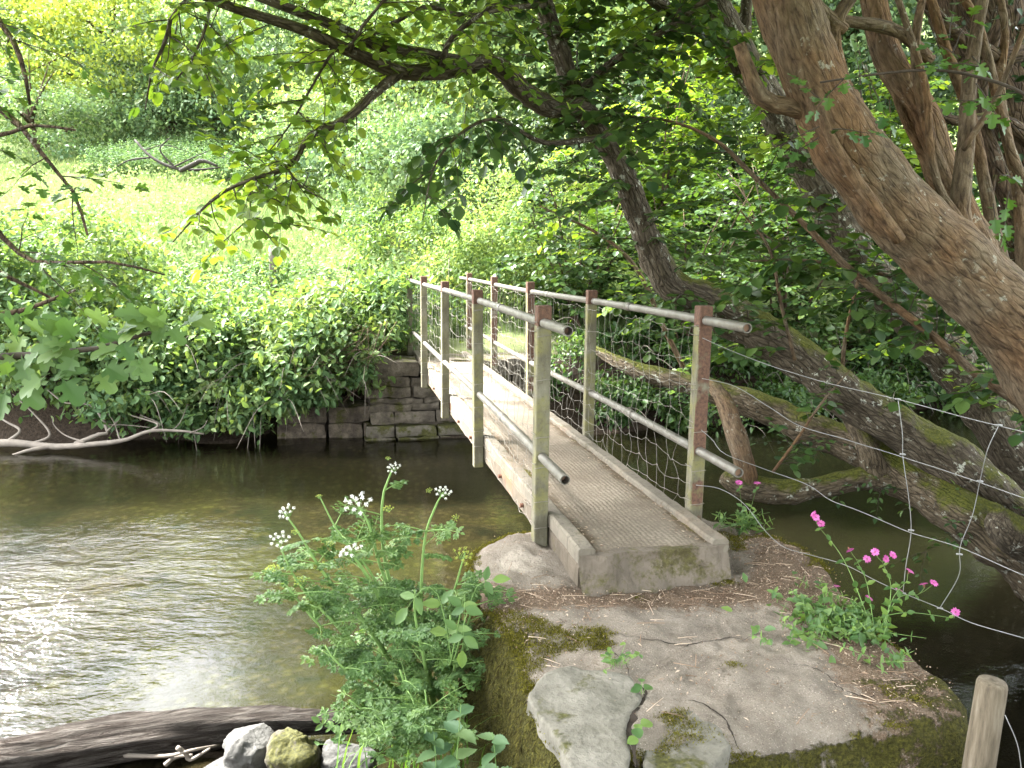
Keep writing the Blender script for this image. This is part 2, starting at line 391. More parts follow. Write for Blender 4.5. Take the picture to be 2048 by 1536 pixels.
def m_concrete():
    """weathered slab: pale concrete, brown silt, moss cushions with shapes of their own"""
    m = NT('weathered_concrete'); n = m.noise(5, 6, .6); fine = m.noise(140, 3, .7); med = m.noise(38, 4, .65)
    col = m.ramp(n, [(.3, (.105, .088, .07)), (.5, (.175, .151, .123)), (.72, (.245, .214, .177))])
    silt = m.n('ShaderNodeAttribute', _attribute_name='rnd').outputs['Fac']
    col = m.mix(m.step(m.math('ADD', silt, m.math('MULTIPLY', m.math('SUBTRACT', med, .5), .3)), -.12, -.3), col, m.ramp(fine, [(.3, (.2, .172, .14)), (.7, (.38, .34, .285))]))
    sf = m.step(m.math('ADD', silt, m.math('MULTIPLY', m.math('SUBTRACT', med, .5), .9)), .52, .72)
    col = m.mix(sf, col, m.ramp(fine, [(.3, (.045, .03, .02)), (.55, (.13, .09, .06)), (.72, (.3, .24, .18))]))
    col = m.mix(m.math('MULTIPLY', m.step(fine, .52, .68), .55), col, (.085, .062, .045)); col = m.mix(m.math('MULTIPLY', m.step(m.noise(210, 2), .62, .7), .5), col, (.5, .45, .38)); col = m.mix(m.math('MULTIPLY', m.step(m.noise(17, 5, .7), .5, .7), .5), col, (.12, .095, .07))
    ms = m.n('ShaderNodeAttribute', _attribute_name='moss').outputs['Fac']
    mf = m.step(m.math('ADD', ms, m.math('MULTIPLY', m.math('SUBTRACT', m.noise(11, 5, .7), .5), 1.3)), .5, .6)
    mc = m.ramp(m.noise(75, 4, .7), [(.28, (.022, .02, .005)), (.5, (.06, .056, .011)), (.72, (.13, .12, .022))])
    col = m.mix(mf, col, mc)
    cn = m.math('ABSOLUTE', m.math('SUBTRACT', m.noise(1.25, 6, .52), .53))
    crk = m.step(m.math('ADD', cn, m.math('MULTIPLY', m.step(m.noise(1.9, 1), .5, .44), .02)), -1.0, -.99)
    col = m.mix(m.math('MULTIPLY', m.math('SUBTRACT', 1.0, crk), .75), col, (.03, .022, .016))
    h = m.math('ADD', m.math('MULTIPLY', fine, .35), m.math('ADD', m.math('MULTIPLY', med, .5), m.math('ADD', m.math('MULTIPLY', crk, .6), m.math('MULTIPLY', m.math('MULTIPLY', mf, m.noise(120, 3)), 2.2))))
    return m.done(m.bsdf(col, .92, m.bump(h, 1.0, .022), spec=.15))
M['slab'] = m_concrete()
def m_deck():
    m = NT('ribbed_deck'); xyz = m.n('ShaderNodeSeparateXYZ', Vector=m.coord())
    fine = m.noise(150, 3, .7); n = m.noise(3, 5, .6)
    vor = m.n('ShaderNodeTexVoronoi', Vector=m.map((1, 1.5, 1)), Scale=40, Randomness=.3).outputs['Distance']
    rib = m.step(vor, .15, .6)
    col = m.ramp(n, [(.3, (.145, .12, .09)), (.55, (.21, .178, .138)), (.75, (.265, .23, .182))])
    col = m.mix(m.math('MULTIPLY', m.step(rib, .3, .85), .5), col, (.085, .066, .048))
    edge = m.step(m.math('ABSOLUTE', xyz.outputs[0]), .16, .33)
    e2 = m.math('ADD', edge, m.math('MULTIPLY', m.math('SUBTRACT', m.noise(4.5, 5, .65), .5), 1.9))
    col = m.mix(m.math('MULTIPLY', m.step(e2, .45, .8), .85), col, m.ramp(fine, [(.3, (.05, .036, .022)), (.7, (.12, .088, .055))]))
    mo = m.math('MULTIPLY', m.step(m.math('ADD', edge, m.math('MULTIPLY', m.math('SUBTRACT', m.noise(3.1, 4, .6), .5), 2.4)), 1.0, 1.2), 1)
    col = m.mix(mo, col, m.ramp(m.noise(90, 3), [(.3, (.05, .045, .008)), (.7, (.14, .125, .02))]))
    h = m.math('ADD', m.math('MULTIPLY', rib, -.8), m.math('ADD', m.math('MULTIPLY', fine, .5), m.math('MULTIPLY', mo, 1.0)))
    return m.done(m.bsdf(col, .9, m.bump(h, .75, .011), spec=.15))
M['deck'] = m_deck()
def m_beam(name, base, rust, moss):
    m = NT(name); n = m.noise(4, 6, .65, vec=m.map((1, 1, 1))); f = m.noise(60, 4)
    st = m.noise(9, 5, .7, vec=m.map((3, 3, .5)))
    col = m.ramp(n, [(.3, tuple(v*.62 for v in base)), (.55, base), (.75, tuple(v*1.25 for v in base))])
    col = m.mix(m.math('MULTIPLY', m.step(st, .52, .72), .75), col, (.05, .04, .027))
    col = m.mix(m.math('MULTIPLY', m.step(m.noise(2.6, 4), .56, .66), rust), col, (.2, .1, .055))
    mcol = m.ramp(m.noise(45, 4, .7), [(.3, (.03, .026, .01)), (.7, (.085, .078, .024))])
    col = m.mix(m.math('MULTIPLY', m.step(m.math('ADD', m.noise(5, 6, .72), m.math('MULTIPLY', m.math('SUBTRACT', f, .5), .35)), .66-moss*.13, .8-moss*.13), .9), col, mcol)
    return m.done(m.bsdf(col, .88, m.bump(m.math('ADD', n, f), .5, .012), spec=.2))
M['beam'] = m_beam('stained_concrete_beam', (.11, .09, .067), .85, .6); M['kerb'] = m_beam('pale_concrete_kerb', (.145, .127, .1), .15, .55); M['endblock'] = m_beam('mossy_end_block', (.13, .108, .085), .15, 1.35)
def m_post(name, rust, lich=1.0):
    m = NT(name); n = m.noise(11, 6, .65, vec=m.map((1, 1, .35))); f = m.noise(55, 4, .65); z = m.n('ShaderNodeSeparateXYZ', Vector=m.coord()).outputs[2]
    col = m.ramp(n, [(.3, (.062, .056, .038)), (.5, (.122, .113, .079)), (.72, (.195, .182, .138))])
    col = m.mix(m.math('MULTIPLY', m.step(m.noise(7, 4, .6), .46, .62), .8*lich), col, (.162, .152, .056))
    col = m.mix(m.math('MULTIPLY', m.step(f, .56, .66), .55), col, (.07, .055, .035))
    r = m.math('ADD', m.noise(3, 5, .6), m.step(z, 1.24, 1.29))
    if rust > .3:
        ny = m.n('ShaderNodeSeparateXYZ', Vector=m.coord('Normal')).outputs[1]; r = m.math('ADD', r, m.math('MULTIPLY', m.step(ny, -.3, -.8), .2))
    col = m.mix(m.step(r, .75-rust*.3, .8-rust*.3), col, m.ramp(f, [(.3, (.05, .03, .022)), (.7, (.14, .075, .05))]))
    return m.done(m.bsdf(col, .85, m.bump(m.math('ADD', n, f), .5, .006), spec=.25))
M['post'] = m_post('lichened_post', .05); M['post_grey'] = m_post('grey_lichened_post', .04, .45); M['post_rust'] = m_post('rusty_post', .35)
def m_tube():
    m = NT('galvanised_tube'); n = m.noise(9, 5, .6); f = m.noise(70, 3)
    col = m.ramp(n, [(.3, (.075, .068, .054)), (.55, (.125, .117, .099)), (.75, (.19, .183, .165))])
    col = m.mix(m.math('MULTIPLY', m.step(f, .55, .66), .5), col, (.1, .07, .045))
    return m.done(m.bsdf(col, .55, m.bump(f, .3, .003), metal=.35, spec=.5))
M['tube'] = m_tube()
M['wire'] = NT('galvanised_wire'); M['wire'] = M['wire'].done(M['wire'].bsdf((.22, .22, .215), .5, metal=.4))
M['wire_old'] = NT('dull_wire'); M['wire_old'] = M['wire_old'].done(M['wire_old'].bsdf((.2, .185, .155), .75, metal=.2))
M['rust'] = plain('rusty_iron', (.12, .055, .035), .85)
M['endcap'] = plain('tube_inside', (.2, .12, .08), .9)
def m_wood():
    m = NT('weathered_fence_wood'); n = m.noise(6, 6, .65, vec=m.map((7, 7, .8)))
    col = m.ramp(n, [(.3, (.05, .04, .028)), (.5, (.11, .09, .063)), (.72, (.175, .15, .112))])
    return m.done(m.bsdf(col, .9, m.bump(n, .8, .008), spec=.15))
M['wood'] = m_wood()
def m_ground():
    m = NT('earth_and_riverbed'); z = m.n('ShaderNodeSeparateXYZ', Vector=m.coord()).outputs[2]
    n = m.noise(1.1, 5); f = m.noise(26, 5, .7)
    bed = m.ramp(m.noise(.55, 4, .6), [(.34, (.01, .014, .009)), (.46, (.042, .036, .021)), (.58, (.058, .058, .02)), (.72, (.08, .065, .04))])
    vor = m.n('ShaderNodeTexVoronoi', Scale=11, Vector=m.coord()); bed = m.mix(.75, bed, m.mix(1.0, bed, m.ramp(vor.outputs['Distance'], [(.1, (1.5, 1.45, 1.3)), (.5, (.45, .42, .38))]), 'MULTIPLY')); bed = m.mix(m.math('MULTIPLY', m.step(m.noise(1.4, 4, .6), .56, .64), .8), bed, (.008, .012, .008))
    earth = m.ramp(f, [(.3, (.014, .01, .007)), (.6, (.045, .033, .023)), (.8, (.085, .064, .047))])
    green = m.ramp(n, [(.3, (.1, .14, .05)), (.7, (.17, .21, .08))])
    bed = m.mix(m.step(z, -.5, -.85), bed, (.014, .012, .008))  # deep bed painted near-black to stand in for shaded water
    c = m.mix(m.step(z, -.12, .02), bed, earth); c = m.mix(m.step(m.math('ADD', z, m.math('MULTIPLY', n, .5)), 1.2, 1.5), c, green)
    return m.done(m.bsdf(c, .95, m.bump(f, .8, .05), spec=.1))
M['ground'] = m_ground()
def m_water():
    m = NT('river_surface'); v = m.coord()
    big = m.noise(1.6, 2, .5, vec=m.map((1, 1.9, 1)), dist=.6); mid = m.noise(6.5, 3, .5, vec=m.map((1, 2.0, 1)), dist=.5); fine = m.noise(19, 3, .55, vec=m.map((1, 1.8, 1)), dist=.3)
    h = m.math('ADD', m.math('MULTIPLY', big, 1.0), m.math('ADD', m.math('MULTIPLY', mid, .5), m.math('MULTIPLY', fine, .24)))
    # livelier riffle where the stream runs fast over the shallows by the log
    xyz = m.n('ShaderNodeSeparateXYZ', Vector=v)
    riff = m.n('ShaderNodeMapRange', Value=m.math('ADD', xyz.outputs[0], m.math('MULTIPLY', m.noise(.6, 2), 1.6)), **{'From__Min': -.9, 'From__Max': -2.3}).outputs[0]
    near = m.n('ShaderNodeMapRange', Value=xyz.outputs[1], **{'From__Min': 7.4, 'From__Max': 4.6}).outputs[0]
    st = m.math('ADD', .045, m.math('MULTIPLY', m.math('MULTIPLY', riff, near), .5))
    bp = m.n('ShaderNodeBump', Height=h, Strength=st, Distance=.16).outputs[0]
    fr = m.n('ShaderNodeFresnel', IOR=1.333, Normal=bp)
    tr = m.n('ShaderNodeBsdfTransparent', Color=(.72, .72, .58)); gl = m.n('ShaderNodeBsdfGlossy', Color=(1, 1, 1), Roughness=.04, Normal=bp)
    mud = m.n('ShaderNodeBsdfDiffuse', Color=(.028, .026, .013), Normal=bp)
    body = m.n('ShaderNodeMixShader', Fac=.09, **{'1': tr, '2': mud})
    return m.done(m.n('ShaderNodeMixShader', Fac=fr, **{'1': body, '2': gl}))
M['water'] = m_water()
M['litter'] = leaf_mat('dry_litter', (.1, .06, .035), (.22, .15, .1), (.45, .36, .27), .0, rough=.9)

# ------------------------------------------------------------------ setting: ground, riverbed, water
FX, FY = [-60, -8, -5, -3.6, -3.2, .5, 2, 6, 12, 60], [8.6, 9.5, 9.8, 9.95, 10.35, 10.4, 10.9, 12.3, 14.5, 26]
NX, NY = [-60, -6, -1.2, -.3, 1.8, 2.4, 3.2, 4.2, 5.2, 8, 60], [1.0, 2.7, 3.35, 3.2, 2.1, 1.6, 2.2, 4.9, 6.3, 8, 18]
def ground_z(x, y):
    x = np.asarray(x, float); y = np.asarray(y, float)
    df = y - np.interp(x, FX, FY); dn = np.interp(x, NX, NY) - y
    wood = sstep(1.0, 5, x)
    zf = sstep(0, .9, df)*(1.05) + np.maximum(df-.9, 0)*(.262+.07*wood) + sstep(18, 60, df)*14
    zn = sstep(0, 1.6, dn)*.6 + np.maximum(dn-1.6, 0)*.06 + sstep(3.5, 8, x)*np.maximum(dn, 0)*.12
    zb = -(.38+.6*sstep(.2, 2.2, x)+.12*sstep(5.5, 8.5, y))*sstep(0, 1.3, np.minimum(-df, -dn))  # bed deepened on the right so the painted dark falls there
    z = np.where(df > 0, zf, np.where(dn > 0, zn, zb))
    p = np.stack([x, y, 0*x], -1)
    return z + .05*fbm(p*1.3, 3, 5) + np.where((df > 1.5), .18*fbm(p*.25, 2, 8), 0)
xs = np.unique(np.concatenate([np.linspace(-60, -12, 30), np.linspace(-12, 12, 170), np.linspace(12, 60, 30)]))
ys = np.unique(np.concatenate([np.linspace(-12, 1, 16), np.linspace(1, 16, 130), np.linspace(16, 90, 60)]))
X, Y = np.meshgrid(xs, ys); Z = ground_z(X, Y)
g = Geo(); nx = len(xs); i = (np.arange(len(ys)-1)[:, None]*nx + np.arange(nx-1)[None])
g.add(np.stack([X, Y, Z], -1).reshape(-1, 3), np.stack([i, i+1, i+nx+1, i+nx], -1).reshape(-1, 4))
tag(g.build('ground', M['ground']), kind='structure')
g = Geo(); g.add([(-60, -6, 0), (60, -6, 0), (60, 30, 0), (-60, 30, 0)], np.array([[0, 1, 2, 3]]))
tag(g.build('river_water', M['water']), kind='structure')

# ------------------------------------------------------------------ footbridge
BD = np.array([-math.sin(YAW), math.cos(YAW), 0.0021]); BD /= np.linalg.norm(BD); BN = np.array([math.cos(YAW), math.sin(YAW), 0.0])
BZ = np.array([0, 0, 1.0]); BO = np.array([.1542, 4.0, 0.0]); BM = np.stack([BN, BD, BZ]); PW, SP = .855, 1.8436
def bp(n, a, z): return BO + BN*n + np.array([BD[0], BD[1], 0])*a + BZ*(z + BD[2]*a)
bridge = thing('footbridge', 'narrow concrete footbridge with tube handrails and wire netting across the river', 'footbridge')
bridge.matrix_world = Matrix.Translation(bp(PW/2, 0, .85)) @ Matrix.Rotation(YAW, 4, 'Z')
def bpart(g, name, mat, origin=(0, 0, 0), smooth=False, fix=True, parent=None):
    """geometry is given in bridge coordinates (across from the middle, along, up from 0.85)"""
    o = g.build(name, mat, parent or bridge, smooth, None)
    if fix: fixn(o)
    return o
DK = .17     # deck level above .85
def grid_strip(g, x0, x1, y0, y1, z, nx, ny, amp, seed, drop=None):
    xs_, ys_ = np.linspace(x0, x1, nx), np.linspace(y0, y1, ny); X, Y = np.meshgrid(xs_, ys_); Zs = z + amp*fbm(np.stack([X*6, Y*6, 0*X], -1), 3, seed)
    i = (np.arange(ny-1)[:, None]*nx + np.arange(nx-1)[None]); g.add(np.stack([X, Y, Zs], -1).reshape(-1, 3), np.stack([i, i+1, i+nx+1, i+nx], -1).reshape(-1, 4))
A0, A1 = -.56, 7.75
g = Geo(); grid_strip(g, -.30, .30, A0+.02, A1, DK, 14, 160, .006, 3); bpart(g, 'deck', M['deck'], smooth=True, fix=False)
def rough_beam(g, x0, x1, y0, y1, z0, z1, amp, seed, ny=90):
    """beam with slightly worn arrises"""
    c = .010; prof = [(x0+c, z0), (x1-c, z0), (x1, z0+c), (x1, (z0+z1)/2), (x1, z1-c), (x1-c, z1), ((x0+x1)/2, z1), (x0+c, z1), (x0, z1-c), (x0, (z0+z1)/2), (x0, z0+c)]
    k = len(prof); ys_ = np.linspace(y0, y1, ny); V = np.array([(p[0], y, p[1]) for y in ys_ for p in prof])
    V = V + amp*np.stack([fbm(V*9, 3, seed), 0*V[:, 0], fbm(V*9+31, 3, seed)], -1)
    i = np.arange(ny-1)[:, None]*k; j = np.arange(k)[None]; q = (j+1) % k
    g.add(V, [np.stack([i+j, i+q, i+k+q, i+k+j], -1).reshape(-1, 4), np.arange(k)[None], (np.arange(k)+(ny-1)*k)[None]])
HB = PW/2
for sx in (-1, 1):
    xa, xb = sorted((sx*.302, sx*(HB-.042)))
    g = Geo()
    if sx < 0: rough_beam(g, xa, xb, A0+.0, -.06, DK-.05, DK+.035, .003, 2, 14); rough_beam(g, xa, xb, -.05, A1, DK-.05, DK+.03, .004, 4, 120)
    else: rough_beam(g, xa, xb, A0+.0, A1, DK-.05, DK+.03, .004, 6, 130)
    bpart(g, 'kerb', M['kerb'])
    g = Geo(); xa, xb = sorted((sx*(HB-.046), sx*.24)); rough_beam(g, xa, xb, A0+.012, A1-.05, .0, DK-.051, .004, 8+sx, 110)
    bpart(g, 'girder', M['beam'])
g = Geo(); rough_beam(g, -.25, .25, A0+.03, A1-.06, .05, DK-.02, .0, 1, 3); bpart(g, 'deck_slab', M['beam'])
# rough cast end face at the foot of the bridge
g = Geo()
nxs, nzs = 90, 26; X, Zg = np.meshgrid(np.linspace(-.385, .385, nxs), np.linspace(-.06, DK+.002, nzs))
Yg = A0 - .018 - .035*(DK-Zg)/.2 + .024*fbm(np.stack([X*8, X*0, Zg*8], -1), 4, 21)
i = (np.arange(nzs-1)[:, None]*nxs + np.arange(nxs-1)[None]); V = np.stack([X, Yg, Zg], -1).reshape(-1, 3)
g.add(V, np.stack([i, i+1, i+nxs+1, i+nxs], -1).reshape(-1, 4))
top = V[-nxs:]; bk = top + [0, .06, .0]; g.add(np.vstack([top, bk]), np.stack([np.arange(nxs-1), np.arange(1, nxs), np.arange(1, nxs)+nxs, np.arange(nxs-1)+nxs], -1))
bpart(g, 'end_face', M['endblock'], smooth=True, fix=False)
def loc(P): return P  # bridge coordinates already
ZT, ZB, ZU, ZL = 1.309, -.045, 1.228, .523
for sx, so_, s_list in ((-1, 0.0, range(5)), (1, -.083, range(5))):
    for k in s_list:
        g = Geo(); wd = .074
        box(g, (0, 0, (ZT-ZB)/2), (wd, wd, ZT-ZB), bev=.005)
        mt = M['post_rust'] if sx > 0 and k != 1 else (M['post'] if k in (0, 1) else M['post_grey'])
        o = bpart(g, 'rail_post', mt); o.location = (sx*HB, so_+k*SP, ZB + .0021*k*SP); o.rotation_euler = (random.gauss(0, .006), random.gauss(0, .006), random.gauss(0, .03))
    for z, nm, ext in ((ZU, 'handrail', .47), (ZL, 'lower_rail', .47)):
        a0, a1 = so_-ext, so_+4*SP+(.75 if nm == 'handrail' else .25)
        P = np.array([(sx*HB + .006*math.sin(a*1.3), a, z + .008*math.sin(a*.9+sx)) for a in np.linspace(a0, a1, 40)])
        g = Geo(); tube(g, P, .0245, 14, cap=False)
        ri = np.full(3, .0195)
        tube(g, np.array([P[0]+(P[1]-P[0])*t for t in (0, .3, .6)]), ri, 14, cap=False)   # bore at the near end
        a = np.linspace(0, 2*math.pi, 14, endpoint=False); ring = lambda r: np.array([(P[0][0]+r*math.cos(t), P[0][1]-.0005, P[0][2]+r*math.sin(t)) for t in a])
        V = np.vstack([ring(.0245), ring(.0195)]); j = np.arange(14); g.add(V, np.stack([j, (j+1) % 14, (j+1) % 14+14, j+14], -1)); g.add(ring(.0193)+[0, .06 if sx < 0 else .02, 0], np.arange(14)[None].copy(), m=1)
        o = g.build(nm, [M['tube'], M['endcap']], bridge); fixn(o)
        for jt in (1.02, 3.05):
            q = P[np.argmin(abs(P[:, 1]-(so_+jt)))]; g2 = Geo(); tube(g2, np.array([q-[0, .05, 0], q+[0, .05, 0]]), .028, 12); g2.build('sleeve', M['tube'], o)   # coupling sleeve
    # girder bolts
    for k in range(4):
        for da in (.55, 1.2):
            g = Geo(); c = np.array([sx*(HB-.044), so_+k*SP+da, .06]); tube(g, np.array([c, c+[sx*.02, 0, 0]]), .014, 6); bpart(g, 'bolt', M['rust'])
    # stock netting
    g = Geo(); nv = 54; a = np.linspace(so_-.0, so_+4*SP+.1, nv); zs = [.06, .15, .24, .34, .45, .57, .71, .86, 1.02, 1.19]
    off = -.043*sx if sx > 0 else .043*0-.043
    G = np.zeros((len(zs), nv, 3))
    sag = np.interp((a-so_) % SP, [0, SP/2, SP], [0, 1, 0])
    for r, z in enumerate(zs):
        G[r, :, 0] = sx*HB - sx*.04 + rng.normal(size=nv)*.008 - sx*.01*sag; G[r, :, 1] = a + rng.normal(size=nv)*.018 + .02*math.sin(r*1.7); G[r, :, 2] = z + rng.normal(size=nv)*.011 - .035*sag*(1 - r/11)*(r < 9) + .012*np.sin(a*9+r)
    lo = DK + .02
    for r in range(len(zs)):
        P = G[r]; 
        # every horizontal kinks at its knots
        Q = np.empty((2*nv-1, 3)); Q[::2] = P; Q[1::2] = (P[1:]+P[:-1])/2 + np.stack([rng.normal(size=nv-1)*.003, rng.normal(size=nv-1)*.01, -.009+rng.normal(size=nv-1)*.006], -1)
        tube(g, Q, .0012, 4, cap=False)
    for c in range(nv):
        P = G[:, c]; Q = np.empty((2*len(zs)-1, 3)); Q[::2] = P; Q[1::2] = (P[1:]+P[:-1])/2 + rng.normal(size=(len(zs)-1, 3))*[.003, .009, .004]
        tube(g, Q, .0011, 4, cap=False)
        for q in P: tube(g, np.array([q-[0, .008, 0], q+[0, .008, 0]]), .0026, 4)
    for k in range(5):    # tie wires wound round each post
        for z in (.12, .27, .42, .62, .9, 1.13, 1.2):
            z += random.gauss(0, .02); hw = .041
            L = [(-hw, -hw), (hw, -hw), (hw, hw), (-hw, hw), (-hw, -hw)]
            P = np.array([(sx*HB+x, so_+k*SP+y, z+.006*i_+random.gauss(0, .003)) for i_, (x, y) in enumerate(L)]); tube(g, P, .0019, 4)
    bpart(g, 'wire_netting', M['wire_old'], fix=False, smooth=True)

# ------------------------------------------------------------------ near abutment
def loft(g, rings, cap=True):
    k = len(rings[0]); n = len(rings); V = np.vstack(rings); i = np.arange(n-1)[:, None]*k; j = np.arange(k)[None]; q = (j+1) % k
    F = np.stack([i+j, i+q, i+k+q, i+k+j], -1).reshape(-1, 4); return V, F
SZ = .845
ol = [WZ(x, y, SZ) for x, y in ((1150, 1512), (1105, 1450), (1058, 1388), (1030, 1290), (985, 1225), (945, 1170), (950, 1110), (1010, 1075), (1062, 1055))]
ol += [np.array([.35, 4.62, SZ]), np.array([.95, 4.75, SZ])]
ol += [WZ(x, y, SZ) for x, y in ((1500, 1055), (1570, 1085), (1640, 1130), (1690, 1190), (1760, 1265), (1850, 1325), (1905, 1370), (1925, 1402), (1880, 1425), (1640, 1455), (1400, 1500))]
O3 = np.array(ol); O3 = np.vstack([O3, O3[:1]]); OUT = spline(O3, 241)[:-1][:, :2]
OUT = OUT + .012*np.stack([fbm(np.append(OUT*6, 0*OUT[:, :1], 1), 3, 2), fbm(np.append(OUT*6, 0*OUT[:, :1]+9, 1), 3, 3)], -1)
cen = np.array([.95, 3.3])
abut = thing('bridge_abutment', 'weathered mossy concrete slab at the near end of the footbridge', 'abutment')
def slab_h(p):
    x, y = p[:, 0], p[:, 1]; q = np.stack([x, y, 0*x], -1)
    z = SZ + .022*fbm(q*2.2, 3, 4) + .013*fbm(q*16, 4, 6)
    z += .05*np.exp(-(((x-.05)/.28)**2 + ((y-3.8)/.36)**4)) + .035*np.exp(-(((x-1.4)/.22)**2 + ((y-3.75)/.35)**2)) 
    return z
rings = []
tt = np.concatenate([np.linspace(.0005, .9, 30), [.94, .97, .99, 1.0]])
for t in tt:
    p = cen + (OUT-cen)*t; z = slab_h(p) - .0 - .03*sstep(.93, 1.0, np.full(len(p), t))**2
    rings.append(np.column_stack([p, z]))
ctr2 = OUT - cen; outw = nrm(ctr2)
for k, (dz, ex) in enumerate(((.03, .012), (.07, .03), (.12, .045), (.18, .06), (.26, .065), (.36, .07), (.47, .07), (.6, .07), (.75, .075), (.95, .08), (1.3, .09))):
    p = OUT + outw*ex; q = np.column_stack([p, np.full(len(p), SZ-.04-dz)])
    nn = .03*fbm(q*5, 4, 12) + .012*fbm(q*22, 3, 14)
    q[:, :2] += outw*nn[:, None]; rings.append(q)
V, F = loft(g, rings); g = Geo(); g.add(V, F, 0)
o = g.build('slab_body', M['slab'], abut)
k = len(OUT); nt_ = len(tt)
x, y, z = V.T
side = np.repeat(np.arange(len(rings)) >= nt_, k)
# silt lies in the sheltered strip in front of the bridge end and over the right side; moss likes edges and the left wall
d_edge = 1 - np.repeat(np.concatenate([tt, np.ones(len(rings)-nt_)]), k)
silt = .6*np.exp(-((y-3.42-.1*(x-.5))/.15)**2) + .25 + .32*sstep(.95, 1.4, x) + .18*fbm(np.stack([x*3, y*3, 0*x], -1), 3, 90) + .32*sstep(.25, -.1, x) + .25*sstep(1.1, 1.4, x)
silt = silt*(1 - np.exp(-(((x-.03)/.2)**2 + ((y-3.72)/.22)**2))) - .5*np.exp(-(((x-.04)/.17)**2 + ((y-3.72)/.24)**2))
moss = .5*np.exp(-d_edge/.11) + .5*side + .45*np.exp(-(((x-.16)/.2)**2 + ((y-3.0)/.22)**2)) + .55*np.exp(-(((x-1.42)/.33)**2 + ((y-2.66)/.17)**2)) + .3*np.exp(-(((x-1.38)/.12)**2 + ((y-3.85)/.3)**2)) - .12
moss -= .45*np.exp(-(((x-.03)/.2)**2 + ((y-3.72)/.2)**2))
moss -= .28*side*sstep(.6, 1.0, x)
me = o.data; me.attributes['rnd'].data.foreach_set('value', silt.astype(np.float32))
at = me.attributes.new('moss', 'FLOAT', 'POINT'); at.data.foreach_set('value', moss.astype(np.float32)); fixn(o)
def flat_stone(px, z, th, seed):
    P = np.array([WZ(a, b, z) for a, b in px]); P = np.vstack([P, P[:1]])[:, :2]; cum = np.concatenate([[0], np.cumsum(np.linalg.norm(np.diff(P, axis=0), axis=1))]); tq = np.linspace(0, cum[-1], 121)[:-1]; S = np.column_stack([np.interp(tq, cum, P[:, 0]), np.interp(tq, cum, P[:, 1])]); S = S*.6+.2*np.roll(S, 1, 0)+.2*np.roll(S, -1, 0)
    c = S.mean(0); rings = []
    for t, dz in ((.05, 0), (.3, 0), (.55, 0), (.75, 0), (.88, 0), (.95, .001), (.985, .005), (1, .014), (.99, .04), (.97, th)):
        p = c + (S-c)*t; q = np.column_stack([p, np.full(len(p), z-dz)]); q[:, 2] += (.010*fbm(q*7, 4, seed) + .006*fbm(q*2, 2, seed+3))*(t < 1.001); p2 = .014*fbm(q*12, 4, seed+1); q[:, :2] += nrm(q[:, :2]-c)*p2[:, None]*(t > .8); rings.append(q)
    V, F = loft(None, rings); g = Geo(); g.add(V, [F, np.arange(120)[None]]); return fixn(g.build('flat_stone', M['stone_flat'], abut))
flat_stone(((1052, 1384), (1090, 1350), (1140, 1332), (1200, 1338), (1262, 1352), (1288, 1392), (1268, 1425), (1255, 1470), (1262, 1545), (1200, 1560), (1150, 1560), (1120, 1480), (1075, 1425)), .86, .09, 31)
flat_stone(((1300, 1448), (1312, 1425), (1350, 1416), (1400, 1416), (1440, 1452), (1462, 1490), (1440, 1520), (1390, 1550), (1300, 1565), (1285, 1520)), .855, .09, 37)
g = Geo()
def crack(px, wd, z):
    P = spline(np.array([WZ(a, b, z) for a, b in px]), 60); n = len(P); P[:, :2] += .012*np.stack([fbm(P*14, 4, 5), fbm(P*14, 4, 6)], -1); P[:, 2] = slab_h(P[:, :2]) + .0025
    T = nrm(np.gradient(P, axis=0)); s = nrm(np.cross(T, [0, 0, 1.0])); ww = wd*(.35+.9*np.abs(fbm(P*22, 3, 8)))*np.sin(np.linspace(.12, 3.02, n))
    V = np.vstack([P-s*ww[:, None], P+s*ww[:, None]]); i = np.arange(n-1); g.add(V, np.stack([i, i+n, i+n+1, i+1], -1), .2)
crack(((1225, 1278), (1300, 1282), (1365, 1292), (1400, 1280), (1470, 1274), (1540, 1262)), .0045, .85)
crack(((1345, 1398), (1400, 1408), (1440, 1436), (1475, 1478), (1490, 1500)), .004, .85)
crack(((1150, 1260), (1190, 1300), (1235, 1312), (1260, 1350)), .004, .85)
crack(((1285, 1372), (1290, 1400), (1268, 1432), (1264, 1475), (1274, 1545)), .02, .85)
crack(((1560, 1330), (1640, 1345), (1700, 1385), (1790, 1392)), .003, .85)
M['soil'] = plain('dark_crack_soil', (.022, .016, .011), .95)
g.build('cracks', M['soil'], abut)
# moss fringe hanging over the wall: short real strands
g = Geo(); n = 15000
kk = rng.integers(0, k, n); rr = rng.integers(nt_-2, len(rings)-2, n); base = np.array([rings[b][a] for a, b in zip(kk, rr)]); nxt = np.array([rings[b+1][a] for a, b in zip(kk, rr)])
f = rng.random(n)[:, None]; pos = base*(1-f) + nxt*f
keep = (pos[:, 0] < .5) & (pos[:, 2] > -.05); pos = pos[keep]; ow = outw[kk][keep]; n = len(pos)
ax = nrm(np.column_stack([ow*.7, np.full(n, -.75)]) + rng.normal(size=(n, 3))*.3)
leaves(g, (LEAF_DIAM[0]*[.35, 1, 1], LEAF_DIAM[1]), pos, ax, nrm(np.column_stack([ow, np.full(n, .6)])), rng.uniform(.012, .032, n))
M['mossy'] = leaf_mat('moss_strand', (.019, .016, .005), (.045, .04, .01), (.09, .082, .019), .2, rough=.9, spec=.1)
tag(g.build('moss', M['mossy'], abut), kind='stuff')
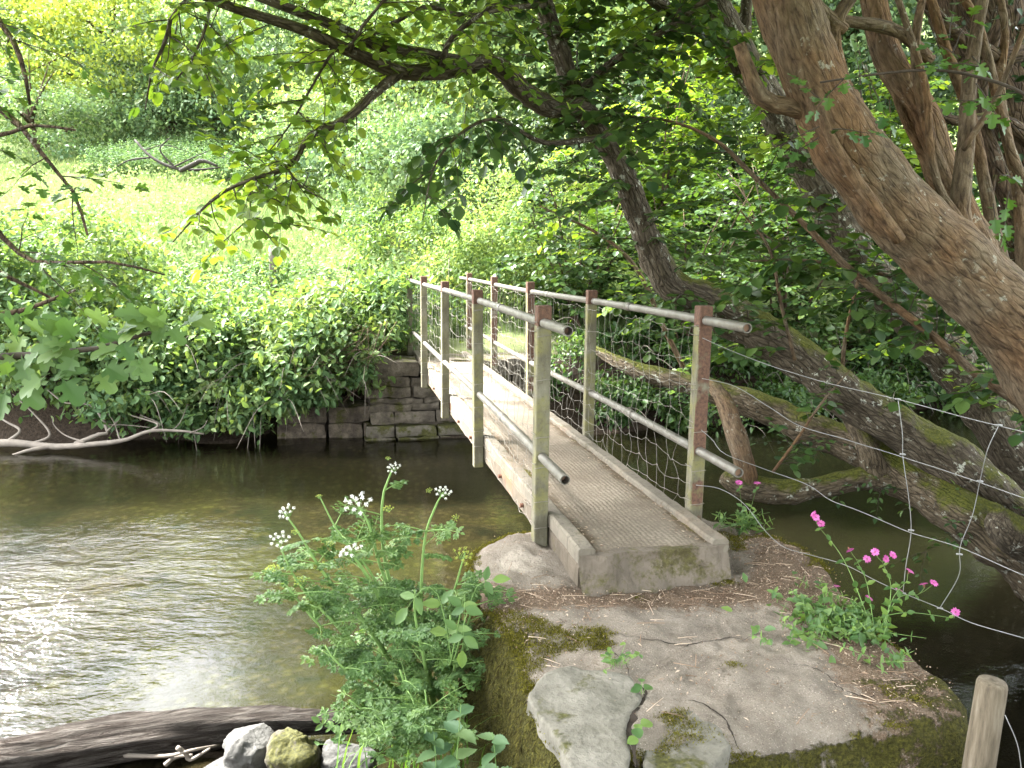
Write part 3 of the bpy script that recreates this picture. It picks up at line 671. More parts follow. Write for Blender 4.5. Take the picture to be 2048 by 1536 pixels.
# cushion moss on the slab top
g = Geo(); n = 46000; V_ = V[:k*nt_]; mm = moss[:k*nt_] + 1.1*fbm(V_*5, 4, 77)*.5
idx = np.where(mm > .36)[0]; pick = rng.choice(idx, n); pos = V_[pick] + rng.normal(size=(n, 3))*[.016, .016, 0.001]
ax = nrm(rng.normal(size=(n, 3))*[.8, .8, .2] + [0, 0, .8]); leaves(g, (LEAF_DIAM[0]*[.5, 1, 1], LEAF_DIAM[1]), pos, ax, rdir(n), rng.uniform(.005, .014, n))
M['cushion'] = leaf_mat('cushion_moss', (.045, .041, .008), (.095, .09, .013), (.16, .15, .025), .25, rough=.9, spec=.1)
tag(g.build('cushion_moss', M['cushion'], abut), kind='stuff')
# dry litter on the slab
g = Geo(); n = 6500
pp = np.column_stack([rng.uniform(-.2, 1.7, n), rng.uniform(2.3, 4.4, n)])
dens = .9*np.exp(-((pp[:, 1]-3.42-.1*(pp[:, 0]-.5))/.12)**2) + .55*sstep(1.15, 1.4, pp[:, 0]) + .5*np.exp(-(((pp[:, 0]-.1)/.2)**2+((pp[:, 1]-3.05)/.3)**2)) + .08
pp = pp[rng.random(n) < dens]; 
from_c = pp-cen; ang = np.arctan2(from_c[:, 1], from_c[:, 0]); oa = np.arctan2(OUT[:, 1]-cen[1], OUT[:, 0]-cen[0]); od = np.linalg.norm(OUT-cen, axis=1); so_i = np.argsort(oa)
rad = np.interp(ang, oa[so_i], od[so_i], period=2*math.pi); lb = (np.linalg.norm(from_c, axis=1) < rad*.94)
u_ = (pp-bp(PW/2, 0, 0)[:2])@BN[:2]; v_ = (pp-bp(PW/2, 0, 0)[:2])@BD[:2]; lb &= ~((abs(u_) < .44) & (v_ > A0-.05))
pp = pp[lb]; n = len(pp); pos = np.column_stack([pp, slab_h(pp)+.004]); ax = nrm(rng.normal(size=(n, 3))*[1, 1, .08])
leaves(g, (LEAF_DIAM[0]*[.45, 1, 1], LEAF_DIAM[1]), pos, ax, np.array([0, 0, 1.0]) + rng.normal(size=(n, 3))*.25, rng.uniform(.01, .03, n))
OCTA = (np.array([(.5, 0, 0), (-.5, 0, 0), (0, .5, 0), (0, -.5, 0), (0, 0, .4), (0, 0, -.4)], float), np.array([[0, 2, 4], [2, 1, 4], [1, 3, 4], [3, 0, 4], [2, 0, 5], [1, 2, 5], [3, 1, 5], [0, 3, 5]]))
leaves(g, OCTA, pos[rng.integers(0, n, 2600)]+rng.normal(size=(2600, 3))*[.05, .05, .0005], rdir(2600), rdir(2600), rng.uniform(.003, .009, 2600))
for k_ in range(150):
    p = pos[rng.integers(0, n)]; d = nrm(rng.normal(size=3)*[1, .6, .0]); L = rng.uniform(.04, .13); tube(g, np.array([p-d*L/2+[0, 0, .004], p+[0, 0, .005], p+d*L/2+[0, 0, .003]]), .0016, 4, rnd=rng.random())
for k_ in range(900):    # crumbs and bits of leaf gathered along the foot of both kerbs
    sx = rng.choice([-1, 1]); v = A0+.05+(6.5)*rng.random()**1.3; u = sx*(.30-abs(rng.normal())*.05); p = bp(PW/2+u, v, .85+DK+.008)
    leaves(g, (LEAF_DIAM[0]*[.5, 1, 1], LEAF_DIAM[1]), p[None], np.array([[rng.normal(), rng.normal(), .1]]), np.array([[0, 0, 1.0]])+rng.normal(size=3)*.3, [rng.uniform(.008, .024)])
tag(g.build('leaf_litter', M['litter']), 'dry twigs and leaf litter scattered on the concrete slab', 'litter', kind='stuff')
rebase(abut, (.9, 3.3, 0))

# ------------------------------------------------------------------ far abutment and bank wall
def stone_block(g, c, s, Mx, seed, amp=.02):
    n = 5; u = np.linspace(-1, 1, n); V = []; F = []
    for ax in range(3):
        for sg in (-1, 1):
            b = len(V); a, bb = [t for t in range(3) if t != ax]
            for p in u:
                for q in u:
                    v = np.zeros(3); v[ax] = sg; v[a] = p; v[bb] = q; V.append(v)
            for p in range(n-1):
                for q in range(n-1): F.append([b+p*n+q, b+p*n+q+1, b+(p+1)*n+q+1, b+(p+1)*n+q])
    V = np.array(V); L = np.sign(V)*np.abs(V); r = .88; L = np.where(np.abs(V) > .99, V*(1), V)
    l4 = (np.abs(V)**18).sum(1)**(1/18); Vs = V/l4[:, None]
    P = Vs*np.asarray(s)/2; P = P + amp*np.stack([fbm(P*7+seed, 3, 1), fbm(P*7+seed+40, 3, 2), fbm(P*7+seed+80, 3, 3)], -1)
    g.add(P@Mx + c, np.array(F), rng.random())
def masonry(g, left, right, z0, rows, depth, back, seed=0):
    """coursed rubble face from left to right (xy); rows of heights upward; back = unit vector into the bank"""
    left, right = np.asarray(left, float), np.asarray(right, float); L = np.linalg.norm(right-left); ux = (right-left)/L
    Mx = np.stack([np.append(ux, 0), np.append(back, 0), [0, 0, 1]])
    z = z0
    for r, h in enumerate(rows):
        x = rng.normal()*.025
        while x < L:
            wd = min(rng.uniform(.28, .75), L-x+.03); st = rng.normal()*.012 + .002*r
            c2 = left + ux*(x+wd/2) + back*(depth/2+st); stone_block(g, np.append(c2, z+h/2), (wd*.99, depth, h*rng.uniform(.95, 1.03)), Mx, seed+r*7+x*3, .024); x += wd
        z += h
far = thing('stone_abutment', 'old dark stone abutment carrying the far end of the footbridge', 'abutment')
fl = WZ(738, 878, .03)[:2]; fr_ = fl + BN[:2]*2.3; back = np.array([BD[0], BD[1]]); back /= np.linalg.norm(back)
g = Geo(); masonry(g, fl+back*.06, fr_+back*.06, .2, [.17, .1, .08, .15, .13, .2], .8, back, 3)
V0 = fl+back*.12; box(g, np.append((fl+fr_)/2+back*.6, .35), (2.2, .9, .9), np.stack([np.append(BN[:2], 0), np.append(back, 0), [0, 0, 1]]))
fixn(g.build('stonework', M['stone_dark'], far))
g = Geo(); masonry(g, fl-back*.0-BN[:2]*.04, fr_, -.28, [.31, .15], .7, back, 9); fixn(g.build('footing', M['stone_moss'], far))
rebase(far, (*((fl+fr_)/2), 0))
wall = thing('bank_wall', 'low stone wall along the far waterline left of the stone abutment', 'wall')
g = Geo(); wl = WZ(560, 872, .03)[:2]; wr = fl + back*.25; dd = nrm(wr-wl); bk2 = np.array([-dd[1], dd[0]])
masonry(g, wl, wr, -.25, [.45, .22], .5, bk2, 17); fixn(g.build('stonework', M['stone_wall'], wall)); rebase(wall, (*((wl+wr)/2), 0))

# ================================================================== trees
def branch_sprays(gl, gw, T, P, n, length, size, lo=.15, hi=1.0, droop=.25, sub=2, up=.0, rad=.004, side=None, step=.05, rs=0):
    P = np.asarray(P)
    for k in range(n):
        i = int(rng.uniform(lo, hi)*(len(P)-2)); i = min(max(i, 0), len(P)-2); t = nrm(P[i+1]-P[i])
        d = rng.normal(size=3)*[1, 1, .35] if side is None else np.asarray(side) + rng.normal(size=3)*[.5, .5, .3]
        d = nrm(d); d = nrm(d - t*(d@t)*.6 + t*.5 + [0, 0, up])
        spray(gl, gw, T, P[i], d, length*rng.uniform(.55, 1.3), size, step, (0, 0, 1), droop, rad, sub, .35, rs)

# ---- leaning hazel over the bridge: lichened trunk, the long limb out over the river
hz = thing('leaning_tree', 'leaning lichen-spotted tree arching over the bridge with a long limb over the river', 'tree')
g = Geo()
tA = bark_tube(g, [(2120, 1150, 5.6, .25), (1960, 975, 5.7, .2), (1850, 890, 5.9, .19), (1700, 795, 6.1, .175), (1560, 690, 6.3, .165), (1440, 620, 6.4, .16), (1340, 565, 6.4, .14), (1300, 490, 6.3, .112), (1255, 370, 6.2, .095), (1205, 275, 6.1, .085), (1150, 190, 6.0, .078), (1122, 110, 5.9, .072), (1085, 0, 5.8, .066), (1050, -150, 5.7, .07), (1020, -420, 5.5, .04)], n=260, seg=48, noise=.16)
hz_trunk = g.build('trunk', M['bark_lichen'], hz)
g = Geo()
L1 = bark_tube(g, [(1165, 215, 6.0, .075), (1095, 212, 5.7, .075), (1042, 178, 5.4, .07), (985, 128, 5.1, .056), (880, 142, 4.85, .05), (795, 142, 4.7, .043), (700, 102, 4.55, .036), (600, 57, 4.4, .03), (480, 20, 4.3, .026), (380, -20, 4.2, .022), (230, -90, 4.0, .014)], seg=12, noise=.14, nscale=9)
g.build('limb', M['bark_lichen'], hz)
limbs = [
 [(800, 145, 4.7, .034), (745, 190, 4.6, .028), (690, 240, 4.5, .024), (620, 272, 4.45, .02), (580, 332, 4.4, .016), (505, 358, 4.35, .012), (440, 388, 4.3, .009), (392, 432, 4.25, .006), (345, 485, 4.2, .003)],
 [(985, 132, 5.1, .03), (830, 105, 4.8, .036), (760, 92, 4.7, .036), (640, 40, 4.55, .03), (500, -12, 4.4, .02)],
 [(690, 98, 4.55, .01), (665, 105, 4.5, .009), (620, 180, 4.45, .007), (580, 250, 4.4, .005), (530, 312, 4.35, .003)],
 [(380, -5, 4.2, .012), (345, 30, 4.15, .01), (330, 85, 4.1, .009), (305, 140, 4.05, .006), (290, 220, 4.0, .003)],
 [(1090, 10, 5.6, .02), (1024, 15, 5.2, .018), (925, 30, 4.9, .015), (850, 14, 4.7, .013), (780, 52, 4.6, .012), (690, 95, 4.5, .01)],
 [(575, 340, 4.4, .01), (570, 330, 4.35, .008), (600, 370, 4.3, .006), (650, 400, 4.25, .003)],
 [(505, 358, 4.35, .006), (500, 400, 4.3, .005), (505, 440, 4.3, .004), (520, 480, 4.25, .002)],
 [(420, 10, 4.2, .01), (410, 60, 4.15, .008), (385, 115, 4.1, .006), (345, 170, 4.05, .003)],
 [(1150, 190, 6.0, .035), (1230, 120, 5.8, .03), (1330, 60, 5.6, .025), (1450, -30, 5.4, .02)],
 [(1200, 275, 6.0, .03), (1090, 285, 5.5, .018), (1000, 240, 5.0, .012), (930, 260, 4.7, .009), (870, 330, 4.5, .006), (845, 440, 4.4, .003)],
 [(880, 140, 4.85, .02), (900, 80, 4.7, .016), (960, 30, 4.5, .013), (1050, -40, 4.3, .01)],
 [(700, 105, 4.5, .012), (720, 60, 4.4, .01), (760, 10, 4.3, .008), (800, -50, 4.2, .006)],
 [(1060, 5, 5.7, .03), (950, -60, 5.3, .025), (800, -150, 4.9, .018), (600, -220, 4.6, .01)],
]
gw = Geo(); LP = []
for l in limbs:
    LP.append(bark_tube(gw, l, seg=7, noise=.08, nscale=12))
gw.build('bough', M['bark_lichen'], hz)
gl, gt = Geo(), Geo()
branch_sprays(gl, gt, LEAF_ROUND, LP[0], 26, .42, .066, .2, 1, .15, 1)
branch_sprays(gl, gt, LEAF_ROUND, L1, 30, .5, .068, .3, 1, .2, 1)
for j, n in ((1, 16), (2, 9), (3, 9), (4, 14), (5, 6), (6, 5), (7, 8), (10, 9), (11, 8), (12, 14)): branch_sprays(gl, gt, LEAF_ROUND, LP[j], n, .4, .066, .1, 1, .2, 1)
o = gl.build('foliage', M['hazel'], hz)
gl = Geo()
branch_sprays(gl, gt, LEAF_ROUND, LP[9], 15, .34, .085, .25, 1, .9, 1, rs=-.2)
branch_sprays(gl, gt, LEAF_ROUND, LP[8], 18, .6, .08, .1, 1, .3, 2)
branch_sprays(gl, gt, LEAF_ROUND, tA, 62, .75, .085, .38, .95, .3, 2, rad=.006)
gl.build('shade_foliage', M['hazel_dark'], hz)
gl = Geo()     # upper crown above the picture, lumps added to shade slab, deck and river
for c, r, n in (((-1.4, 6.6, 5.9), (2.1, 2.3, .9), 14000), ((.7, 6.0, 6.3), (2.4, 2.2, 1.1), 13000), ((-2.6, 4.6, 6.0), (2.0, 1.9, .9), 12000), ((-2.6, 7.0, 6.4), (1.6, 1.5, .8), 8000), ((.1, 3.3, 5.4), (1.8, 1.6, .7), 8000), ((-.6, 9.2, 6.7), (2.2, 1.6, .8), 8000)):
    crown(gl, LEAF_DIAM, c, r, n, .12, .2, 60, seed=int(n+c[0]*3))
gl.build('shading_crown', M['hazel_dark'], hz); gt.build('sprays', M['twig'], hz)
rebase(hz, tA[0])

# ---- big reddish tree at the right edge
hw = thing('leaning_trunk_tree', 'thick reddish-brown trunk with flaking bark leaning in from the right edge', 'tree')
g = Geo()
tD = bark_tube(g, [(2420, 1330, 4.3, .36), (2200, 900, 4.05, .28), (2060, 690, 4.0, .215), (1930, 555, 3.95, .188), (1805, 425, 3.9, .17), (1700, 300, 3.85, .155), (1625, 150, 3.8, .14), (1572, 0, 3.75, .13), (1530, -150, 3.7, .13), (1480, -420, 3.6, .09)], n=260, seg=72, noise=.11, nscale=4)
g.build('trunk', M['bark_red'], hw)
dl = [
 [(1640, 235, 3.82, .05), (1575, 212, 3.78, .045), (1525, 198, 3.74, .042), (1497, 140, 3.7, .032), (1478, 88, 3.68, .026)],
 [(1960, 560, 3.95, .075), (1930, 470, 3.95, .05), (1922, 400, 3.94, .045), (1932, 280, 3.92, .04), (1940, 150, 3.9, .034), (1968, -20, 3.85, .026)],
 [(1990, 600, 4.1, .12), (1905, 400, 4.2, .09), (1850, 240, 4.2, .08), (1775, 110, 4.2, .075), (1730, -60, 4.2, .06)],
 [(1770, 390, 3.85, .05), (1735, 330, 3.83, .035), (1690, 180, 3.8, .032), (1668, 60, 3.78, .03), (1725, -40, 3.75, .03)],
 [(1905, 390, 4.15, .03), (1850, 240, 4.1, .025), (1830, 100, 4.0, .022), (1850, -30, 4.0, .018)],
 [(1920, 440, 3.9, .022), (1880, 380, 3.88, .018), (1860, 290, 3.86, .017), (1850, 170, 3.84, .016), (1790, -20, 3.8, .015)],
 [(1690, 60, 3.78, .025), (1640, 20, 3.75, .03), (1560, -60, 3.7, .03)],
 [(1800, 480, 3.72, .03), (1700, 340, 3.68, .026), (1650, 250, 3.68, .02), (1640, 200, 3.7, .015)],
 [(1860, 120, 4.1, .03), (1790, 60, 4.0, .03), (1680, 40, 3.95, .028), (1600, 20, 3.9, .02)],
 [(2030, 640, 4.3, .05), (1985, 450, 4.3, .035), (1945, 250, 4.3, .03), (1890, 90, 4.25, .026), (1850, -40, 4.2, .02)], [(2050, 560, 4.4, .04), (2035, 380, 4.4, .03), (2000, 190, 4.4, .026), (2010, 60, 4.35, .02), (1990, -50, 4.3, .016)],
 [(1955, 640, 4.15, .03), (1915, 520, 4.2, .024), (1880, 380, 4.2, .02), (1800, 220, 4.2, .018), (1760, 60, 4.2, .014)], [(2080, 420, 4.2, .03), (2020, 300, 4.2, .025), (1960, 60, 4.2, .022), (1900, -40, 4.2, .018)],
 [(1925, 300, 3.9, .016), (1990, 200, 3.8, .014), (2048, 60, 3.7, .012), (2100, -50, 3.6, .01)],
]
g = Geo(); DP = [bark_tube(g, l, seg=10, noise=.12, nscale=8) for l in dl]
for p in (tD[30], tD[22]):
    pass
g.build('limb', M['bark_red'], hw)
gl, gt = Geo(), Geo()
for (px, py, y, dx, dz, n) in ((1700, 190, 3.3, -.6, -.2, 3), (1640, 235, 3.2, -.5, -.3, 2), (1930, 130, 3.0, -.2, .2, 4), (2010, 380, 3.0, .1, -.3, 3), (1690, 190, 3.1, .3, .3, 2), (1960, 150, 3.0, .5, -.2, 2), (2030, 190, 3.0, -.6, .1, 2)):
    for k in range(n):
        spray(gl, gt, LEAF_LOBED, W(px, py, y)+rng.normal(size=3)*.05, np.array([dx, .1, dz])+rng.normal(size=3)*.5, .16, .06, .03, (0, -.5, 1), .2, .003)
P = spline(np.array([W(*p) for p in ((1640, 165, 3.3), (1740, 150, 3.2), (1860, 140, 3.05), (1960, 155, 3.0), (2070, 200, 2.95), (2260, 330, 3.2), (2350, 600, 3.7), (2300, 1050, 4.15))]), 60); tube(gt, P, np.linspace(.004, .014, 60), 6)
crown(gl, LEAF_DIAM, (1.6, 3.6, 5.3), (2.2, 1.9, .8), 7000, .12, .2, 60, seed=9); crown(gl, LEAF_DIAM, (2.6, .8, 4.9), (2.5, 2.3, 1.0), 10000, .12, .2, 60, seed=10); crown(gl, LEAF_DIAM, (2.4, -2.6, 4.6), (2.6, 2.3, 1.4), 9000, .13, .2, 60, seed=11)  # unseen crowns over and behind the camera, added to block sky light
gl.build('foliage', M['hawthorn'], hw); gt.build('sprays', M['twig'], hw); rebase(hw, tD[0])

# ---- lichen-spotted trunk behind it
lt = thing('spotted_tree', 'dark mossy trunk spotted with white lichen standing behind the reddish trunk', 'tree')
g = Geo(); tE = bark_tube(g, [(2150, 1080, 6.6, .26), (2010, 870, 6.7, .22), (1950, 780, 6.8, .2), (1835, 640, 6.8, .18), (1720, 520, 6.8, .165), (1625, 350, 6.7, .155), (1525, 180, 6.6, .14), (1450, 50, 6.5, .12), (1390, -120, 6.4, .1), (1340, -330, 6.3, .06)], seg=16, noise=.16)
g.build('trunk', M['bark_lichen'], lt)
g = Geo()
EP = [bark_tube(g, l, seg=9, noise=.12) for l in ([(1560, 235, 6.6, .07), (1480, 110, 6.3, .06), (1400, 60, 6.1, .05), (1310, 0, 5.9, .045), (1220, -80, 5.7, .03)], [(1500, 140, 6.6, .05), (1490, 60, 6.6, .05), (1500, -50, 6.5, .04)])]
g.build('limb', M['bark_lichen'], lt)
gl, gt = Geo(), Geo()
branch_sprays(gl, gt, LEAF_ROUND, tE, 40, .8, .085, .2, 1, .3, 2, rad=.006); branch_sprays(gl, gt, LEAF_ROUND, EP[0], 26, .7, .085, .1, 1, .3, 2)
crown(gl, LEAF_DIAM, (2.4, 7.2, 6.4), (2.6, 2.4, 1.0), 10000, .13, .2, 60, seed=4); crown(gl, LEAF_DIAM, (4.6, 9.0, 7.4), (3.0, 2.6, 1.2), 10000, .14, .2, 60, seed=5)  # unseen overhead crowns enlarged and added to shade the right-hand river
gl.build('foliage', M['hazel'], lt); gt.build('sprays', M['twig'], lt); rebase(lt, tE[0])

# ---- ivy-hung trunk in the top right corner
iv = thing('ivy_tree', 'dark ivy-hung trunk in the shade beside the reddish trunk, at the right edge', 'tree')
g = Geo(); tI = bark_tube(g, [(2190, 1050, 5.0, .3), (2120, 700, 5.1, .27), (2070, 450, 5.1, .25), (2010, 200, 5.1, .24), (1950, -50, 5.1, .23), (1900, -400, 5.1, .18)], seg=18, noise=.22, nscale=3)
for l in ([(2060, 480, 4.8, .06), (1990, 330, 4.7, .05), (1960, 200, 4.7, .04), (2000, 40, 4.6, .03)], [(2080, 300, 4.7, .05), (2000, 240, 4.6, .04), (1900, 240, 4.5, .03), (1840, 190, 4.4, .02)], [(2090, 640, 4.6, .035), (1990, 560, 4.5, .03), (1975, 450, 4.4, .02), (1990, 350, 4.4, .012)],
          [(2070, 100, 4.5, .05), (1990, 110, 4.4, .045), (1900, 60, 4.3, .035), (1820, -40, 4.3, .03)]): bark_tube(g, l, seg=8, noise=.12)
g.build('trunk', M['bark_dark'], iv)
gl = Geo(); i = rng.integers(0, len(tI), 900); d = rdir(900); d[:, 1] = -abs(d[:, 1]); leaves(gl, LEAF_TOOTH, tI[i]+d*.29+rng.normal(size=(900, 3))*.06, rng.normal(size=(900, 3))*.5+[0, 0, -.8], d, rng.uniform(.04, .08, 900)); gl.build('ivy', M['ivy'], iv); rebase(iv, tI[0])

# ---- low mossy trunks over the water on the right
mt = thing('mossy_trunk', 'mossy leaning trunk with a forked prop branch dipping to the dark water', 'fallen trunk')
g = Geo(); tB = bark_tube(g, [(2130, 1180, 5.2, .24), (1975, 1060, 5.4, .2), (1850, 985, 5.8, .165), (1735, 905, 6.2, .15), (1600, 850, 6.5, .135), (1480, 800, 6.8, .125), (1365, 765, 7.1, .1), (1262, 735, 7.4, .075), (1190, 700, 7.7, .045)], n=160, seg=44, noise=.17); g.build('trunk', M['bark_moss'], mt)
for nm, l in (('prop_branch', [(1425, 770, 6.6, .06), (1450, 805, 6.3, .075), (1468, 860, 6.1, .08), (1488, 925, 6.0, .085), (1495, 965, 6.0, .09)]),
              ('low_branch', [(1445, 955, 6.0, .05), (1475, 968, 6.0, .1), (1560, 985, 6.0, .1), (1650, 972, 6.0, .085), (1740, 958, 6.0, .1), (1835, 985, 5.9, .085), (1930, 1020, 5.8, .05)]),
              ('fork', [(1690, 815, 6.2, .075), (1722, 870, 6.05, .08), (1742, 915, 6.0, .085), (1752, 960, 6.0, .1)])):
    g = Geo(); bark_tube(g, l, seg=14, noise=.17, nscale=7); g.build(nm, M['bark_red'] if nm == 'prop_branch' else M['bark_moss'], mt)
gl, gt = Geo(), Geo(); branch_sprays(gl, gt, LEAF_OVAL, tB, 26, .5, .06, .1, .9, .35, 2, rad=.004); gl.build('foliage', M['hazel_dark'], mt); gt.build('sprays', M['twig'], mt); rebase(mt, tB[0])
kn = thing('knobby_stump', 'pale knobbly root stump on the bank at the right edge', 'stump')
g = Geo(); bark_tube(g, [(2110, 1130, 4.7, .14), (2050, 1080, 4.7, .14), (2015, 1055, 4.65, .12), (1995, 1030, 4.6, .05)], seg=18, noise=.3, nscale=7); g.build('stump', M['bark_lichen'], kn); rebase(kn, W(2060, 1090, 4.7))

# ---- thin diagonal hazel stems
def stem_thing(label, pts, sprays, size=.09, mat='bark_red', leaf='hazel_dark', length=.5, droop=.4, T=LEAF_ROUND):
    t = thing('sapling', label, 'sapling', 'thin saplings among the leaning trunks'); g = Geo(); P = bark_tube(g, pts, seg=8, noise=.06); g.build('stem', M[mat], t)
    gl, gt = Geo(), Geo(); branch_sprays(gl, gt, T, P, sprays, length, size, .05, 1, droop, 1); gl.build('foliage', M[leaf], t); gt.build('sprays', M['twig'], t); rebase(t, P[0]); return t
stem_thing('long thin sapling stem slanting down across the trunks to the right edge', [(2140, 900, 4.7, .032), (2048, 815, 4.75, .03), (1950, 745, 4.8, .028), (1870, 675, 4.85, .026), (1780, 605, 4.9, .024), (1690, 530, 4.95, .021), (1600, 440, 5.0, .018), (1500, 345, 5.0, .015), (1430, 280, 5.0, .012), (1330, 240, 5.0, .008), (1200, 232, 5.0, .004)], 46)
stem_thing('pale bare-stemmed sapling arching behind the middle of the bridge', [(1400, 800, 8.2, .03), (1330, 660, 8.0, .026), (1275, 540, 7.9, .022), (1200, 470, 7.8, .016), (1080, 412, 7.7, .006)], 18, .085, 'bark_red', 'hazel', .6)
stem_thing('slender upright sapling with leaves between the bridge post and the water', [(1680, 830, 6.9, .02), (1690, 680, 6.8, .017), (1720, 540, 6.7, .014), (1735, 400, 6.6, .008)], 14, .085)
stem_thing('slanting twig sapling rising from the low mossy branch', [(1545, 945, 5.8, .012), (1600, 870, 5.75, .011), (1640, 810, 5.7, .009), (1700, 740, 5.65, .005)], 9, .075, length=.3)
stem_thing('twin-leafed shoot growing up through the leaves left of the thick trunk', [(1590, 720, 5.4, .014), (1560, 600, 5.4, .012), (1540, 500, 5.4, .01), (1480, 420, 5.3, .005)], 16, .1, length=.45)
stem_thing('horizontal brown sapling branch under the thick trunk', [(1960, 590, 5.3, .018), (1860, 570, 5.3, .015), (1700, 535, 5.3, .013), (1600, 520, 5.3, .01), (1500, 522, 5.3, .005)], 14, .09)

# ---- understorey hazels beyond the bridge, in the wood
def shrub(label, base, stems, sprays, size, leaf, spread=1.3, h=2.4, length=.7, T=LEAF_ROUND, extra=None, name='hazel_shrub', cat='shrub', sub=2):
    t = thing(name, label, cat, 'hazel shrubs on the far bank'); g, gl, gt = Geo(), Geo(), Geo(); base = np.asarray(base, float)
    for k in range(stems):
        a = rng.uniform(0, 2*math.pi); e = base + [math.cos(a)*spread*rng.uniform(.4, 1), math.sin(a)*spread*rng.uniform(.4, 1), h*rng.uniform(.6, 1.1)]
        mid = base*.5+e*.5 + [0, 0, h*.18] + rng.normal(size=3)*.1
        P = spline(np.array([base+rng.normal(size=3)*[.12, .12, 0], mid, e]), 18); tube(g, P, np.linspace(.022, .006, 18), 6)
        branch_sprays(gl, gt, T, P, sprays, length, size, .2, 1, .35, sub, rad=.005)
    g.build('branches', M['bark_dark'], t); gl.build('foliage', M[leaf], t); gt.build('sprays', M['twig'], t); rebase(t, base); return t
def gz(x, y): return float(ground_z(np.array([x]), np.array([y]))[0])
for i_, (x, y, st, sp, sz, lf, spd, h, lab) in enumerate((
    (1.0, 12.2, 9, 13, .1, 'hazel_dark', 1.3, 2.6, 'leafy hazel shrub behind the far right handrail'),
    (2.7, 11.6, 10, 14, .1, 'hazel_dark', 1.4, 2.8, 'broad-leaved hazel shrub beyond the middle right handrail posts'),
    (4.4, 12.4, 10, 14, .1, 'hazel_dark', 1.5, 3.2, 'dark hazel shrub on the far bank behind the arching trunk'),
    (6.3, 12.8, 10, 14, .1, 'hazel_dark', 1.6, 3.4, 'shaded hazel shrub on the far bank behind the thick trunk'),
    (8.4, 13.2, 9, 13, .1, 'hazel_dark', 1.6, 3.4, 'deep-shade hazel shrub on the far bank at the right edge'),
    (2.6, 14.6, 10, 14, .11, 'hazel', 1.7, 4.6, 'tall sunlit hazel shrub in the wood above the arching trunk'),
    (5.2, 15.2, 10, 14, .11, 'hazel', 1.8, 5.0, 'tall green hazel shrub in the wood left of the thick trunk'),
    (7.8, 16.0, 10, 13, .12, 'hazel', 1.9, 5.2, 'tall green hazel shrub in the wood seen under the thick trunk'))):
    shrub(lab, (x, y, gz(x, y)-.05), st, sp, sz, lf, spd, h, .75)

# ---- trees behind
def tree(label, px, py, y, r, n, size, leaf, seed, group=None, trunk=True, T=LEAF_DIAM, clump=.17, ncl=110, rz=.8, up=.35, tall=0):
    t = thing('woodland_tree', label, 'tree', 'trees around the meadow and in the wood'); c = W(px, py, y); base = np.array([c[0]+rng.normal()*.3, y+.3, gz(c[0], y)-.1])
    g = Geo(); P = spline(np.array([base, base*.5+c*.5+rng.normal(size=3)*.25, c+[0, 0, r*.3]]), 16); tube(g, P, np.linspace(.05*r+.03, .03, 16), 9, .12)
    for k in range(9):
        i = rng.integers(5, 15); d = rdir(1, .3)[0]; Q = spline(np.array([P[i], P[i]+d*r*.45+[0, 0, .1], P[i]+d*r*.85]), 8); tube(g, Q, np.linspace(.022*r, .008, 8), 5)
    g.build('trunk', M['bark_dark'], t)
    g = Geo(); crown(g, T, c, (r, r, r*rz), n, size, clump, ncl, seed=seed, up=up)
    for k in range(tall): crown(g, T, c+[0, 0, r*.95*(k+1)], (r*(1-.1*k), r*(1-.1*k), r*rz), int(n*.6), size*1.15, clump, ncl, seed=seed+20+k, up=up)
    g.build('crown', M[leaf], t); rebase(t, base); return t
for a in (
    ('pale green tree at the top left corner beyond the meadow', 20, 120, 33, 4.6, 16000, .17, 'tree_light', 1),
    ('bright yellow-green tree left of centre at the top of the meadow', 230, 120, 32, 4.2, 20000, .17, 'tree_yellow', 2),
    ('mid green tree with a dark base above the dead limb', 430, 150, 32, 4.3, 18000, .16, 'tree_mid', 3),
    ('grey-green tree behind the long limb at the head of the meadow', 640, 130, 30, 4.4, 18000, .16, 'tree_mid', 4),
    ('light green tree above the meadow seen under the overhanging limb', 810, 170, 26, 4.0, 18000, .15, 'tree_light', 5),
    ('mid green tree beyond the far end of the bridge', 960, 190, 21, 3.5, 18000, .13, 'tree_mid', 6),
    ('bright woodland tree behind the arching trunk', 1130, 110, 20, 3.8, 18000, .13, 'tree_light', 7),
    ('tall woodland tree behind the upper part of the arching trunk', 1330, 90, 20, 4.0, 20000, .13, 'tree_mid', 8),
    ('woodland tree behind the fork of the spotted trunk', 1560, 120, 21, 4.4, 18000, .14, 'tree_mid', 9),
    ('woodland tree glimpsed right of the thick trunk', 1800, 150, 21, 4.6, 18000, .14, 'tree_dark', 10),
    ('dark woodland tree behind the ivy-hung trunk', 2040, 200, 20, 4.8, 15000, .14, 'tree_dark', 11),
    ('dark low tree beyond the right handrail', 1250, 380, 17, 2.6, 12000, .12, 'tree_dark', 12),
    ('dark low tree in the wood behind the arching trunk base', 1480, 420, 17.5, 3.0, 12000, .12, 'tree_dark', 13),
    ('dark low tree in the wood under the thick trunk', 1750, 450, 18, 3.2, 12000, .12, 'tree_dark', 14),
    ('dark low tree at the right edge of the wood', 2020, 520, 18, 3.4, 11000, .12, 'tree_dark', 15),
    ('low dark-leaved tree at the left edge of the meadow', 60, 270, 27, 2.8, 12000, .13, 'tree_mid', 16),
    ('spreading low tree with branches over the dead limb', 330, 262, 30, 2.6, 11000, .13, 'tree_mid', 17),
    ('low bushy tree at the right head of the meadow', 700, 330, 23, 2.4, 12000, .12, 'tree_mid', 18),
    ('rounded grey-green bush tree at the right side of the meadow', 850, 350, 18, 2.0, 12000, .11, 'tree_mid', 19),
): tree(*a, tall={4: 2, 5: 3, 6: 3, 7: 2, 8: 1, 9: 1, 10: 1}.get(a[8], 0))

